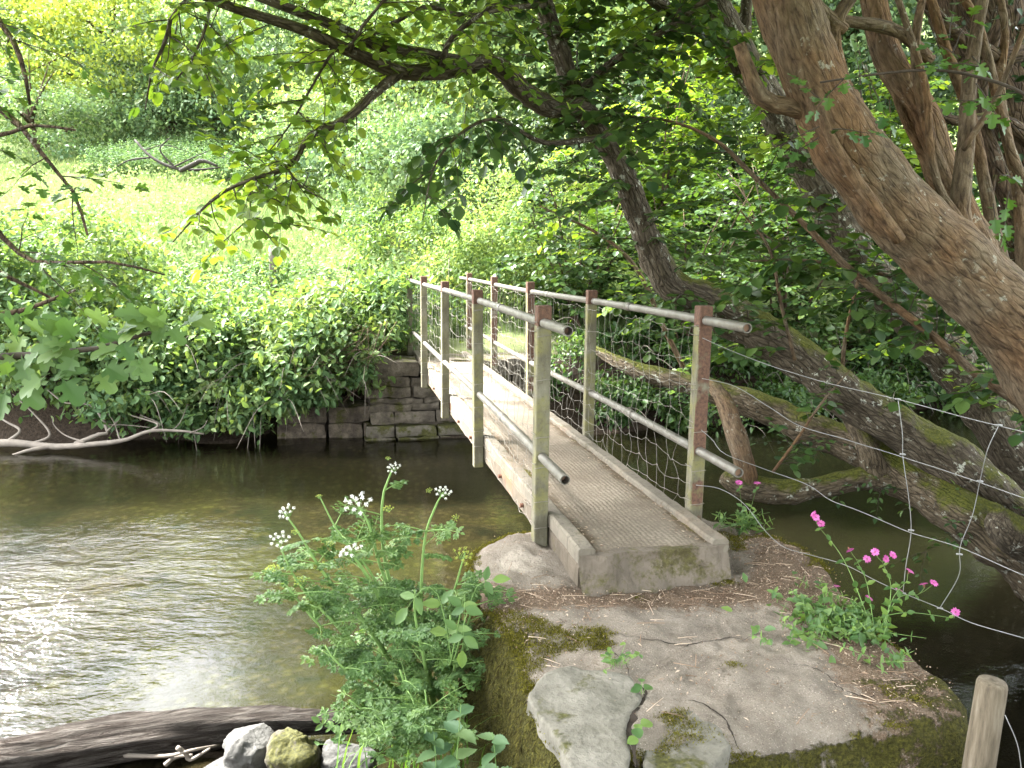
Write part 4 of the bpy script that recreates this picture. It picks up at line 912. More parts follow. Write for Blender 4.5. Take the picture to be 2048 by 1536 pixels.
# ---- brambles and hedge on the far bank
def thicket(label, lumps, leaf, size, T=LEAF_OVAL, name='bramble_thicket', cat='brambles', canes=30, clump=.22, up=.5):
    t = thing(name, label, cat, 'bramble thickets on the far bank' if cat == 'brambles' else None); g, gc = Geo(), Geo(); C = []
    for c, r, n in lumps:
        C.append(crown(g, T, c, r, n, size, clump, max(20, n//90), .6, seed=int(abs(c[0])*13+n), up=up, flat=1.0, low=-.9))
    C = np.vstack(C)
    for k in range(canes):
        a = C[rng.integers(0, len(C))]; d = rdir(1, .5)[0]; L = rng.uniform(.3, .8); tube(gc, spline(np.array([a-d*.3, a+d*L*.4+[0, 0, .08], a+d*L+[0, 0, -.12]]), 8), np.linspace(.006, .002, 8), 4)
    g.build('foliage', M[leaf], t); gc.build('sprays', M['twig'], t); g = Geo()  # the sprays part here holds the thin canes
    for k in range(len(lumps)*9):
        a = C[rng.integers(0, len(C))]; d = nrm(rng.normal(size=3)*[1, .4, .8]+[0, -.7, 0]); L = rng.uniform(.3, .9); tube(g, spline(np.array([a, a+d*L*.5+[0, 0, .06], a+d*L+[0, 0, -.2]]), 8), np.linspace(.006, .002, 8), 4)
    g.build('dead_canes', M['dead'], t); c0 = C.mean(0); rebase(t, (c0[0], c0[1], gz(c0[0], c0[1]))); return t  # thin pale dead canes
thicket('dense bramble thicket overhanging the water just left of the stone abutment', [((-2.35, 10.35, 1.25), (.75, .7, .75), 4200), ((-3.1, 10.3, 1.1), (.8, .65, .75), 4600), ((-2.2, 11.1, 1.55), (.8, .8, .6), 2600), ((-1.9, 11.1, 1.6), (.35, .5, .5), 1300), ((-2.15, 9.85, 1.05), (.4, .22, .32), 900), ((-2.7, 9.85, .7), (.45, .22, .3), 900)], 'bramble', .095)
thicket('bramble thicket spilling down the bank behind the dead branch', [((-4.1, 10.3, 1.1), (.85, .65, .8), 4600), ((-5.0, 10.2, 1.05), (.85, .65, .8), 4600), ((-3.9, 9.85, .55), (.7, .3, .45), 2600), ((-4.9, 9.7, .6), (.6, .3, .4), 1800), ((-3.1, 9.8, .75), (.6, .25, .35), 1500), ((-4.5, 11.0, 1.5), (1.0, .8, .6), 3000)], 'bramble', .095)
thicket('tall bramble mound at the left edge of the far bank', [((-6.1, 10.2, 1.4), (.9, .8, 1.1), 5200), ((-7.0, 10.4, 1.7), (1.0, .9, 1.3), 5600), ((-6.3, 11.2, 2.0), (1.1, .9, 1.0), 4200), ((-8.2, 10.8, 1.9), (1.0, .9, 1.3), 3200)], 'bramble', .09)
thicket('low sunlit brambles along the top of the bank at the meadow edge', [((-3.4, 12.0, 1.45), (1.2, .8, .38), 3800), ((-5.0, 12.0, 1.5), (1.2, .8, .42), 3800), ((-1.9, 12.3, 1.6), (1.0, .9, .5), 3400), ((-6.8, 12.4, 2.1), (1.1, 1, .7), 3000)], 'bramble', .09)
thicket('yellowish ivy and bramble hedge at the far end of the bridge', [((-.25, 13.0, 2.3), (.9, .8, 1.1), 5200), ((.6, 12.9, 2.0), (.9, .8, 1.1), 4600), ((-.9, 13.4, 2.0), (.7, .7, .9), 3000), ((0.3, 14.0, 3.2), (1.3, .8, 1.0), 4200)], 'tree_light', .075, LEAF_OVAL, 'hedge', 'hedge')
thicket('rank bramble clump at the right side of the meadow', [((-1.9, 14.6, 2.5), (1.0, .9, .8), 3600), ((-1.4, 16.2, 3.2), (1.3, 1, 1.0), 4200), ((-2.6, 17.5, 3.0), (1.2, 1, .7), 3200)], 'bramble', .085)
thicket('dark ground brambles under the trees on the right bank', [((2.4, 11.6, 1.0), (1.0, .6, .6), 2600), ((4.2, 12.6, 1.1), (1.2, .7, .6), 2600), ((6.3, 13.2, 1.2), (1.3, .7, .7), 2600), ((8.3, 14.0, 1.3), (1.3, .7, .7), 2400), ((1.0, 11.0, .9), (.7, .5, .5), 1800), ((3.3, 11.7, .6), (1.2, .5, .5), 2600), ((5.2, 12.3, .6), (1.3, .5, .5), 2600), ((7.2, 13.0, .7), (1.3, .5, .5), 2600), ((3.0, 11.2, .3), (1.3, .4, .35), 2400), ((5.0, 11.9, .3), (1.3, .4, .35), 2400), ((7.0, 12.6, .35), (1.4, .4, .4), 2400), ((1.6, 10.9, .4), (.7, .35, .35), 1400)], 'hazel_dark', .085)

# ---- meadow
g = Geo(); n = 120000; x = rng.uniform(-16, 2.5, n); y = 12 + 19*rng.random(n)**1.3
z = ground_z(x, y); hgt = rng.uniform(.2, .48, n)*(.8+.5*vnoise(np.stack([x*.6, y*.6, 0*x], -1), 3))
ax = nrm(np.column_stack([rng.normal(size=n)*.3, rng.normal(size=n)*.3, np.ones(n)]))
leaves(g, (LEAF_DIAM[0]*[.12, 1, 1.5], LEAF_DIAM[1]), np.column_stack([x, y, z-.03]), ax, rng.normal(size=(n, 3))*[1, 1, .2], np.maximum(hgt, .12), np.clip(.5+.35*vnoise(np.stack([x*.35, y*.35, 0*x], -1), 9)+rng.normal(size=n)*.15, 0, 1))
n = 30000; x = rng.uniform(-16, 2.5, n); y = 12 + 18*rng.random(n)**1.2; k_ = vnoise(np.stack([x*.5, y*.5, 0*x], -1), 31) > -.1; x, y = x[k_], y[k_]; n = len(x)
leaves(g, LEAF_DIAM, np.column_stack([x, y, ground_z(x, y)+rng.uniform(.1, .5, n)]), rdir(n), rdir(n, .8), rng.uniform(.06, .13, n), rng.uniform(0, 1, n))
tag(g.build('meadow_grass', M['grass']), 'bright sunlit meadow grass sloping up behind the river bank', 'grass', kind='stuff')
g = Geo(); n = 2600
x = np.concatenate([rng.uniform(-13, -7.5, 1500), rng.uniform(-12, -1.5, 1100)]); y = np.concatenate([rng.uniform(24, 29, 1500), rng.uniform(12.3, 15, 1100)])
for i in range(n):
    h = rng.uniform(.6, 1.05) if i < 1500 else rng.uniform(.25, .55); b = np.array([x[i], y[i], gz(x[i], y[i])]); kk = 16; t = np.linspace(.15, 1, kk); a = rng.uniform(0, 6.3)+np.arange(kk)*1.6
    leaves(g, LEAF_DIAM, b+np.column_stack([0*t, 0*t, t*h]), np.column_stack([np.cos(a), np.sin(a), np.full(kk, -.25)]), np.array([0, 0, 1.0])+rng.normal(size=(kk, 3))*.2, .13*(1.15-.6*t))
tag(g.build('nettle_bed', M['nettle']), 'nettles and tall herbs growing along the meadow margins', 'nettles', kind='stuff')
mp = thing('fence_post', 'small weathered post overgrown with herbs at the meadow edge', 'fence post')
g = Geo(); b = W(545, 520, 13.0); tube(g, np.array([[b[0], b[1], gz(b[0], b[1])], [b[0], b[1], 2.4], [b[0], b[1], 2.52]]), .06, 10, .08); g.build('post', M['dead'], mp)
g = Geo(); q = np.array([b[0], b[1], 2.1])+rng.normal(size=(420, 3))*[.13, .13, .2]; leaves(g, LEAF_OVAL, q, rdir(420), rdir(420, .6), rng.uniform(.05, .09, 420)); g.build('foliage', M['bramble'], mp); rebase(mp, (b[0], b[1], gz(b[0], b[1])))
dl_ = thing('dead_limb', 'bleached dead limbs lying under the trees at the head of the meadow', 'dead limb')
g = Geo()
for l in ([(270, 280, 24, .03), (300, 312, 23.7, .04), (345, 335, 23.5, .045), (390, 340, 23.5, .04), (440, 335, 23.5, .02)], [(345, 335, 23.5, .03), (380, 318, 23.3, .02), (420, 300, 23.2, .01)], [(290, 300, 23.8, .02), (330, 290, 23.8, .015), (380, 305, 23.8, .008)], [(360, 342, 23, .06), (385, 330, 23, .075), (405, 322, 23, .06), (435, 332, 23, .03)], [(300, 315, 23.5, .03), (260, 320, 23.5, .025), (235, 332, 23.5, .015)], [(350, 335, 23.5, .03), (320, 300, 23.5, .025), (340, 275, 23.5, .015)]): bark_tube(g, l, n=16, seg=8)
M['dead_brown'] = plain('brown_dead_wood', (.022, .018, .014), .9, var=.4); g.build('limb', M['dead_brown'], dl_); rebase(dl_, W(370, 360, 25.8))

# ---- left hawthorn: branches reaching in from the left edge, added shading crowns overhead
hl = thing('hawthorn_tree', 'hawthorn with lobed leaves on dark twigs reaching in from the left edge', 'tree')
g, gt, gl = Geo(), Geo(), Geo()
bark_tube(g, [(-1500, 1500, 2.6, .16), (-1200, 700, 2.6, .13), (-900, 100, 2.7, .1), (-700, -500, 2.8, .06)], n=30, seg=12)
hp = []
for l in ([(-905, 100, 2.7, .045), (-700, 20, 2.6, .03), (-500, 60, 2.5, .02), (-150, 150, 2.4, .014), (10, 225, 2.35, .009), (70, 290, 2.3, .007), (110, 340, 2.3, .006), (150, 390, 2.25, .005), (175, 470, 2.2, .003)],
          [(-985, 260, 2.66, .045), (-750, 250, 2.4, .03), (-500, 300, 2.2, .02), (-100, 380, 2.1, .012), (0, 470, 2.1, .008), (60, 520, 2.05, .006), (130, 525, 2.0, .005), (230, 525, 2.0, .004), (330, 550, 2.0, .002)],
          [(-850, -10, 2.72, .04), (-600, -50, 2.6, .02), (-100, -20, 2.5, .012), (10, 60, 2.45, .009), (45, 130, 2.4, .007), (60, 210, 2.4, .004)],
          [(-1080, 450, 2.62, .04), (-700, 430, 2.6, .025), (-300, 500, 2.6, .014), (-50, 530, 2.6, .01), (30, 560, 2.6, .007), (110, 600, 2.6, .004)],
          [(-750, 250, 2.4, .02), (-450, 230, 2.3, .014), (-200, 290, 2.2, .01), (0, 270, 2.2, .006), (60, 250, 2.2, .005), (150, 260, 2.15, .003)],
          [(-1200, 690, 2.6, .04), (-700, 610, 2.5, .025), (-250, 660, 2.4, .014), (0, 630, 2.4, .009), (75, 610, 2.4, .007), (150, 580, 2.35, .004)]):
    hp.append(bark_tube(g, l, seg=6, noise=.05))
g.build('branch', M['bark_dark'], hl)
for P, n in zip(hp, (15, 16, 11, 8, 8, 6)): branch_sprays(gl, gt, LEAF_LOBED, P, n, .2, .042, .35, 1, .3, 1, rad=.002, step=.03)
crown(gl, LEAF_DIAM, (-2.9, 2.4, 5.0), (2.2, 2.2, 1.0), 7500, .12, .2, 60, seed=14); crown(gl, LEAF_DIAM, (-.4, .2, 4.9), (2.5, 2.3, .9), 9000, .12, .2, 60, seed=15); crown(gl, LEAF_DIAM, (-2.2, -2.6, 4.4), (2.6, 2.3, 1.4), 9000, .13, .2, 60, seed=16)  # unseen crowns above and behind the camera, added to cut the light
gl.build('foliage', M['hawthorn'], hl)
gl = Geo(); P = bark_tube(gt, [(-1190, 680, 2.6, .03), (-900, 700, 1.9, .016), (-550, 760, 1.2, .009), (-300, 760, .95, .006), (-60, 720, .9, .005), (60, 710, .88, .004), (180, 700, .86, .003), (300, 665, .84, .002)], seg=6)
for (px, py, y, n) in ((40, 690, .88, 5), (100, 680, .86, 5), (160, 690, .85, 5), (230, 665, .84, 4), (320, 640, .83, 4), (350, 660, .83, 3), (10, 720, .9, 5), (110, 740, .85, 4), (-50, 700, .9, 4), (60, 650, .9, 4), (190, 720, .86, 4), (270, 690, .85, 4), (140, 655, .88, 4), (20, 760, .86, 4), (350, 620, .84, 3)):
    for k in range(n): 
        a = rng.uniform(0, 6.3); d = np.array([math.cos(a), -.3, math.sin(a)*.7-.3]); leaves(gl, LEAF_LOBED, W(px, py, y)[None]+d*.01, d[None], np.array([[rng.normal()*.3, -.5, .8]]), [rng.uniform(.024, .04)])
gl.build('near_foliage', M['herb'], hl); gt.build('sprays', M['twig'], hl); rebase(hl, (-4.3, 2.6, gz(-4.3, 2.6)))

# ================================================================== near plants
def blade(g, P, wd, rnd):
    P = np.asarray(P); n = len(P); T = nrm(np.gradient(P, axis=0)); s = nrm(np.cross(T, [0, .3, 1.0])); ww = wd*np.minimum(1, np.linspace(1.6, 0.02, n))[:, None]
    V = np.stack([P-s*ww/2, P-np.cross(s, T)*wd*.15, P+s*ww/2], 1).reshape(-1, 3); i = np.arange(n-1)*3
    g.add(V, np.concatenate([np.stack([i, i+1, i+4, i+3], -1), np.stack([i+1, i+2, i+5, i+4], -1)]), rnd)
dw = thing('water_dropwort', 'bushy green umbellifer with white flower heads leaning over the water beside the mossy wall', 'wild plant')
gs, gl = Geo(), Geo()
LEAF_PART = half_leaf([(.14, .08), (.34, .35), (.2, .45), (.3, .62), (.12, .8)], .1, .2)
def frond(start, d, L, size, f_=.5):
    """twice-divided leaf: pinnae in a plane, each with lobed leaflets"""
    d = nrm(d); n = 8; P = [np.asarray(start, float)]; dd = d.copy()
    for i in range(n): dd = nrm(dd+np.array([0, 0, -.06])); P.append(P[-1]+dd*L/n)
    P = np.array(P); tube(gs, P, np.linspace(.0035, .001, n+1), 4, cap=False); up = nrm(np.array([0, -.3, 1.0])+rng.normal(size=3)*.25)
    r = rng.uniform(.1, .6)+.35*(f_-.3)
    for k, f in enumerate((.4, .58, .74, .88)):
        i = int(f*n); s = nrm(np.cross(dd, up))
        for sg in (-1, 1):
            pd = nrm(dd*.6+s*sg); pl = L*.42*(1.15-f); q = P[i]+pd*pl; tube(gs, np.array([P[i], q]), [.0015, .0007], 3, cap=False)
            for m_ in range(4):
                fr = (m_+1)/4; ss = nrm(np.cross(pd, up)); base = P[i]+pd*pl*fr
                A = [pd*.7+ss, pd*.7-ss] if m_ < 3 else [pd, pd*.8+ss*.7, pd*.8-ss*.7]
                leaves(gl, LEAF_PART, np.repeat(base[None], len(A), 0), np.array(A)+rng.normal(size=(len(A), 3))*.2, up+rng.normal(size=(len(A), 3))*.25, size*rng.uniform(.75, 1.2, len(A)), np.clip(r+rng.normal(size=len(A))*.12, 0, 1))
    leaves(gl, LEAF_PART, P[-1:], dd[None], up[None], [size*1.2], [r])
dw_stems = [
 [(880, 1480, 3.45, .016), (800, 1285, 3.4, .013), (745, 1170, 3.35, .010), (697, 1098, 3.3, .006)],
 [(870, 1470, 3.45, .014), (805, 1250, 3.45, .012), (760, 1130, 3.45, .008), (738, 1050, 3.45, .006), (712, 1003, 3.45, .004)],
 [(875, 1470, 3.5, .013), (800, 1230, 3.5, .011), (768, 1110, 3.5, .008), (765, 1000, 3.5, .006), (785, 938, 3.5, .004)],
 [(880, 1470, 3.45, .012), (845, 1250, 3.4, .009), (848, 1090, 3.4, .006), (868, 1020, 3.4, .005), (886, 985, 3.4, .003)],
 [(870, 1470, 3.4, .013), (740, 1260, 3.3, .01), (650, 1150, 3.3, .007), (600, 1070, 3.3, .005), (568, 1025, 3.3, .003)],
 [(870, 1470, 3.4, .012), (700, 1280, 3.2, .008), (600, 1170, 3.2, .005), (556, 1085, 3.2, .003)],
 [(870, 1470, 3.35, .012), (690, 1300, 3.2, .008), (620, 1230, 3.15, .005), (545, 1135, 3.15, .003)],
 [(870, 1470, 3.4, .012), (760, 1180, 3.4, .007), (680, 1070, 3.4, .005), (638, 990, 3.4, .003)],
 [(880, 1470, 3.4, .012), (890, 1260, 3.35, .008), (915, 1160, 3.3, .005), (930, 1105, 3.3, .003)],
 [(880, 1480, 3.3, .012), (760, 1380, 3.1, .008), (680, 1330, 3.0, .005), (650, 1290, 3.0, .003)],
 [(880, 1480, 3.3, .012), (850, 1330, 3.1, .008), (830, 1230, 3.05, .005), (830, 1180, 3.05, .003)],
 [(880, 1490, 3.2, .012), (760, 1440, 3.0, .008), (700, 1400, 2.95, .004)],
 [(880, 1490, 3.2, .012), (830, 1420, 2.95, .008), (800, 1340, 2.9, .004)],
 [(885, 1480, 3.35, .012), (910, 1330, 3.15, .008), (900, 1230, 3.1, .004)], [(885, 1480, 3.35, .012), (930, 1280, 3.3, .007), (955, 1160, 3.3, .003)], [(880, 1490, 3.1, .01), (800, 1470, 2.85, .006), (750, 1430, 2.8, .003)], [(880, 1490, 3.1, .01), (860, 1450, 2.8, .006), (850, 1380, 2.75, .003)],
]
for si, l in enumerate(dw_stems):
    P = bark_tube(gs, l, n=24, seg=6, noise=0)
    nf = 16 if si < 9 else 14
    for k in range(nf):
        f = rng.uniform(.32 if si < 9 else .45, .93); i = int(f*23); a = rng.uniform(0, 6.3)
        frond(P[i], np.array([math.cos(a), math.sin(a)*.7-.15, .45]), rng.uniform(.13, .27)*(1.15-.4*f), .019, f)
ball = []
def umbel(px, py, y, r, white, face=(0, -.5, 1)):
    o = Geo(); r = r*1.3; c = W(px, py, y); f = nrm(np.array(face)+rng.normal(size=3)*.3); base = c-f*r*1.1
    s = nrm(np.cross(f, [1, 0, .1])); t = np.cross(s, f); nr = 12
    for k in range(nr):
        rr = r*math.sqrt((k+.4)/nr); a = k*2.4; q = c+(s*math.cos(a)+t*math.sin(a))*rr - f*rr*rr/r*.45
        tube(o, np.array([base, q]), [.0012, .0008], 3, cap=False, m=1); nn = 44; d = nrm(rng.normal(size=(nn, 3))+f*.9); br = r*.19
        leaves(o, LEAF_DIAM, q+d*br*rng.uniform(.5, 1, nn)[:, None], rdir(nn), d, .5*br, m=0)
    o.build('flower_head', [M['white_floret'] if white else M['bud'], M['stem']], dw)
for p in ((697, 1096, 3.28, .042, 1), (712, 1003, 3.45, .05, 1), (785, 934, 3.5, .026, 1), (887, 982, 3.4, .03, 1), (568, 1022, 3.3, .032, 1), (557, 1078, 3.2, .034, 1), (546, 1132, 3.15, .03, 0), (637, 990, 3.4, .012, 0), (928, 1108, 3.3, .036, 0), (640, 1130, 3.3, .026, 0), (598, 1160, 3.2, .022, 0), (776, 915, 3.5, .01, 0), (857, 980, 3.4, .012, 0), (910, 1035, 3.4, .014, 0), (590, 1062, 3.2, .014, 0), (775, 1015, 3.45, .02, 0), (637, 1262, 3.1, .014, 0), (660, 1085, 3.3, .014, 0)): umbel(*p)
gl.build('fronds', M['herb'], dw); gs.build('stems', M['stem'], dw); rebase(dw, W(878, 1490, 3.4))

# grass tuft beside the wall
gt_ = Geo(); 
for k in range(60):
    b = np.array([rng.uniform(-.75, -.12), rng.uniform(2.7, 3.3), rng.uniform(.0, .2)]); a = rng.uniform(0, 6.3); L = rng.uniform(.35, .85); h = np.array([math.cos(a), math.sin(a)*.6, 0])
    t = np.linspace(0, 1, 9)[:, None]; P = b + h*L*.55*t**1.8 + np.array([0, 0, 1])*L*(t*.95-.45*t**2.6); blade(gt_, P, rng.uniform(.006, .013), rng.random())
tag(gt_.build('grass_tuft', M['blade']), 'tuft of long arching grass blades at the foot of the mossy wall', 'grass tuft')

def leafy_stem(gs, gl, P, n, size, T, r0=.004, ph=0, lo=.25, droop=-.2):
    tube(gs, P, np.linspace(r0, r0*.4, len(P)), 5)
    for k in range(n):
        f = lo+(1-lo)*k/max(1, n-1); i = min(int(f*(len(P)-1)), len(P)-2); t = nrm(P[i+1]-P[i]); a = ph+k*1.57
        s = nrm(np.cross(t, [1, .2, 0])); u = np.cross(s, t); d = s*math.cos(a)+u*math.sin(a)
        for sg in (-1, 1): leaves(gl, T, P[i][None], (d*sg+t*.35+np.array([0, 0, droop]))[None], (t+rng.normal(size=3)*.15)[None], [size*(1.1-.55*f)*rng.uniform(.85, 1.1)])
nt_l = thing('nettle', 'stinging nettle with toothed leaves at the bottom edge below the umbellifer', 'nettle'); gs, gl = Geo(), Geo()
for l in ([(905, 1640, 2.55, 1), (912, 1540, 2.55, 1), (922, 1408, 2.55, 1)], [(1000, 1640, 2.5, 1), (995, 1560, 2.5, 1), (985, 1465, 2.5, 1)], [(870, 1640, 2.6, 1), (872, 1540, 2.6, 1), (868, 1468, 2.6, 1)]):
    P = spline(np.array([W(*p[:3]) for p in l]), 14); leafy_stem(gs, gl, P, 5, .125, LEAF_TOOTH, .003, rng.uniform(0, 3), .2)
gl.build('foliage', M['nettle'], nt_l); gs.build('stems', M['stem'], nt_l); rebase(nt_l, W(905, 1640, 2.55))
def compound(label, parts, size, base, leaf='herb', name='seedling', cat='seedling'):
    t = thing(name, label, cat); gs, gl = Geo(), Geo()
    for l, n, s in parts:
        P = spline(np.array([W(*p) for p in l]), 12); tube(gs, P, np.linspace(.003, .001, 12), 5)
        for k in range(n):
            f = .3+.65*k/max(1, n-1); i = min(int(f*11), 10); d = nrm(P[i+1]-P[i]); sd = nrm(np.cross(d, [0, -1, .6]))
            for sg in (-1, 1): leaves(gl, LEAF_OVAL, P[i][None], (d*.5+sd*sg+rng.normal(size=3)*.1)[None], np.array([[0, -.8, .8]])+rng.normal(size=3)*.2, [s*rng.uniform(.85, 1.1)])
        leaves(gl, LEAF_OVAL, P[-1:], nrm(P[-1:]-P[-2:-1]), np.array([[0, -.8, .8]]), [s*1.1])
    gl.build('foliage', M[leaf], t); gs.build('stems', M['stem'], t); rebase(t, base); return t
compound('seedling with smooth paired leaflets against the mossy wall', [([(900, 1330, 3.0), (920, 1230, 3.0), (930, 1190, 2.98), (925, 1300, 2.95)], 4, .075), ([(905, 1330, 3.05), (880, 1200, 3.05), (850, 1175, 3.03), (815, 1215, 3.0)], 3, .08), ([(905, 1330, 3.05), (950, 1180, 3.1), (985, 1160, 3.1)], 2, .07)], .07, W(905, 1330, 3.0))
compound('pale small-leaved plant growing by the log and stones', [([(680, 1500, 3.3), (675, 1470, 3.3), (640, 1445, 3.3)], 2, .045), ([(680, 1500, 3.3), (690, 1470, 3.3), (680, 1462, 3.3)], 2, .05), ([(680, 1500, 3.3), (660, 1490, 3.3), (640, 1488, 3.3)], 1, .04)], .05, W(680, 1500, 3.3))

# red campion on the right edge of the slab
cp = thing('red_campion', 'campion plant with pink flowers at the right edge of the slab under the wire', 'wild flower'); gs, gl = Geo(), Geo()
LEAF_SMALL = half_leaf([(.2, .18), (.27, .45), (.15, .75)], .12, .2)
root = WZ(1745, 1265, .86)
flowers = [(1632, 1035, 3.7), (1642, 1047, 3.7), (1627, 1028, 3.72), (1700, 1100, 3.5), (1734, 1118, 3.5), (1750, 1104, 3.45), (1772, 1118, 3.45), (1786, 1110, 3.45), (1617, 1158, 3.6), (1672, 1172, 3.55), (1738, 1196, 3.4), (1798, 1180, 3.35), (1847, 1168, 3.3), (1868, 1166, 3.3), (1911, 1224, 3.25), (1582, 1230, 3.35), (1565, 1244, 3.35), (1660, 1238, 3.3), (1678, 1230, 3.3), (1660, 1251, 3.28), (1820, 1142, 3.3), (1640, 1198, 3.45)]
def flower(px, py, y, par, s=.018, root_=None):
    c = W(px, py, y); f = nrm(np.array([0, -.7, .6])+rng.normal(size=3)*.4); s1 = nrm(np.cross(f, [0, 0, 1.0])); t1 = np.cross(s1, f); g = Geo()
    for k in range(5):
        a = k*1.2566+rng.uniform(0, .2); d = s1*math.cos(a)+t1*math.sin(a)
        for q in (-.28, .28): leaves(g, (LEAF_DIAM[0]*[1.2, 1, 1], LEAF_DIAM[1]), c[None]+d*s*.12, (s1*math.cos(a+q)+t1*math.sin(a+q)+f*.12)[None], f[None], [s*1.05], [np.clip(rng.normal(.5, .3), 0, 1)])
    tube(g, np.array([c-f*.016, c-f*.008, c]), [.002, .0045, .003], 6, m=1); g.build('flower', [M['pink'], M['calyx']], par); return c-f*.016
st_list = [(0, 1, 2), (3, 4), (5, 6, 7), (8, 9), (10, 21), (11, 12, 13), (14,), (15, 16), (17, 18, 19), (20,)]
for grp in st_list:
    cs = [flower(*flowers[i], cp) for i in grp]; j = np.mean(cs, 0)+[0, 0, -.03]; r0 = root + np.array([rng.normal()*.06 + (-.22 if grp[0] in (8, 15, 17) else 0), rng.normal()*.06, 0])
    P = spline(np.array([r0, r0*.5+j*.5+[0, 0, .05]+rng.normal(size=3)*.02, j]), 18)
    leafy_stem(gs, gl, P, 5, .05, LEAF_SMALL, .0022, rng.uniform(0, 3), .1)
    for c in cs: tube(gs, np.array([j, (j+c)/2+[0, 0, -.004], c]), [.0012, .001, .001], 4)
for k in range(60):
    b = root + np.array([rng.normal()*.16-.12, rng.normal()*.14+.03, .0]); b[0] = min(b[0], 1.56-rng.random()*.1); b[2] = slab_h(b[None, :2])[0]
    P = spline(np.array([b, b+[rng.normal()*.02, rng.normal()*.02, .03], b+[rng.normal()*.05, rng.normal()*.05, rng.uniform(.05, .1)]]), 6); leafy_stem(gs, gl, P, 3, .05, LEAF_SMALL, .0018, rng.uniform(0, 3), .4)
for k in range(170):
    b = root + np.array([rng.normal()*.17-.12, rng.normal()*.13+.03, .0]); b[0] = min(b[0], 1.56-rng.random()*.1); b[2] = slab_h(b[None, :2])[0]+rng.uniform(.01, .06); leaves(gl, LEAF_OVAL, b[None], rdir(1, .1), np.array([[0, -.4, 1.0]])+rng.normal(size=3)*.3, [rng.uniform(.035, .06)])
gl.build('foliage', M['herb'], cp); gs.build('stems', M['stem'], cp); rebase(cp, root)
c2 = thing('red_campion', 'small campion with two pink flowers behind the right rail end by the slab corner', 'wild flower'); gs, gl = Geo(), Geo(); r2 = WZ(1490, 1060, .86)
for p in ((1478, 965, 4.0), (1514, 966, 4.0)):
    c = flower(*p, c2); P = spline(np.array([r2, r2*.5+c*.5, c]), 14); leafy_stem(gs, gl, P, 3, .05, LEAF_SMALL, .002, 1, .1)
for k in range(16):
    b = r2+np.array([rng.normal()*.06, rng.normal()*.05, 0]); P = spline(np.array([b, b+[rng.normal()*.03, 0, .06], b+[rng.normal()*.06, 0, .1]]), 6); leafy_stem(gs, gl, P, 3, .07, LEAF_SMALL, .0018, rng.uniform(0, 3), .3)
gl.build('foliage', M['herb'], c2); gs.build('stems', M['stem'], c2); rebase(c2, r2)
for px, py, n, sz, lab in ((1235, 1330, 26, .03, 'ferny seedling clump growing out of the slab beside the flat stone'), (1285, 1388, 4, .038, 'single bright seedling at the head of the crack between the flat stones'), (1276, 1478, 4, .042, 'bright seedling in the crack lower between the flat stones')):
    t = thing('seedling', lab, 'seedling', 'seedlings in the cracks of the slab'); gs, gl = Geo(), Geo(); b = WZ(px, py, .86)
    for k in range(n):
        e = b+np.array([rng.normal()*(.05 if n > 5 else .01), rng.normal()*(.035 if n > 5 else .01), rng.uniform(.015, .05)]); tube(gs, np.array([b+(e-b)*[.5, .5, 0], (b+e)/2, e]), .001, 4)
        a = rng.uniform(0, 6.3); leaves(gl, LEAF_PART if n > 5 else LEAF_ROUND, e[None], np.array([[math.cos(a), math.sin(a), 0]]), np.array([[0, -.3, 1.0]]), [sz*rng.uniform(.8, 1.2)])
    gl.build('foliage', M['herb'], t); gs.build('stems', M['stem'], t); rebase(t, b)

# ---- log, stones, dead branch
lg = thing('driftwood_log', 'long weathered dark log lying at the water edge in the bottom left corner', 'log')
Q = np.array([np.append(WZ(a, b, c), r) for a, b, c, r in ((-160, 1595, .05, .1), (-20, 1540, .06, .1), (120, 1503, .07, .098), (300, 1473, .08, .092), (500, 1450, .09, .082), (640, 1447, .1, .062), (725, 1450, .09, .045), (750, 1452, .08, .012))])
S = spline(Q, 120); g = Geo(); P = S[:, :3] - S[0, :3]
tube(g, S[:, :3], S[:, 3], 30, 0)
V = g.V[0]; ctr = np.repeat(S[:, :3], 30, 0); d = V-ctr; L = np.linalg.norm(V-V[0], axis=1); a = np.tile(np.linspace(0, 6.283, 30, endpoint=False), 120)
nn = .30*fbm(np.stack([L*1.2, np.cos(a)*3, np.sin(a)*3], -1), 4, 3) + .15*fbm(np.stack([L*4, np.cos(a)*7, np.sin(a)*7], -1), 3, 8); g.V[0] = ctr + d*(1+nn)[:, None]
ang = math.atan2(*(S[-1, :3]-S[0, :3])[[1, 0]]); Mx = Matrix.Rotation(ang, 4, 'Z')
o = g.build('log', M['log'], None); o.data.transform(Mx.inverted()); o.parent = lg; o.matrix_local = Mx
base = Vector(S[60, :3]); lg.location = base; o.matrix_parent_inverse = Matrix.Translation(-base)
g = Geo()
for l in ([(235, 1510, .03), (330, 1512, .06), (385, 1500, .1), (440, 1490, .05)], [(355, 1495, .12), (372, 1508, .07), (380, 1520, .04), (420, 1497, .1)], [(330, 1530, .04), (350, 1515, .05), (385, 1510, .06)]):
    tube(g, spline(np.array([WZ(*p) for p in l]), 14), np.linspace(.012, .006, 14), 6, .1, 20)
tw = g.build('root', M['dead'], lg); tw.matrix_parent_inverse = Matrix.Translation(-base)
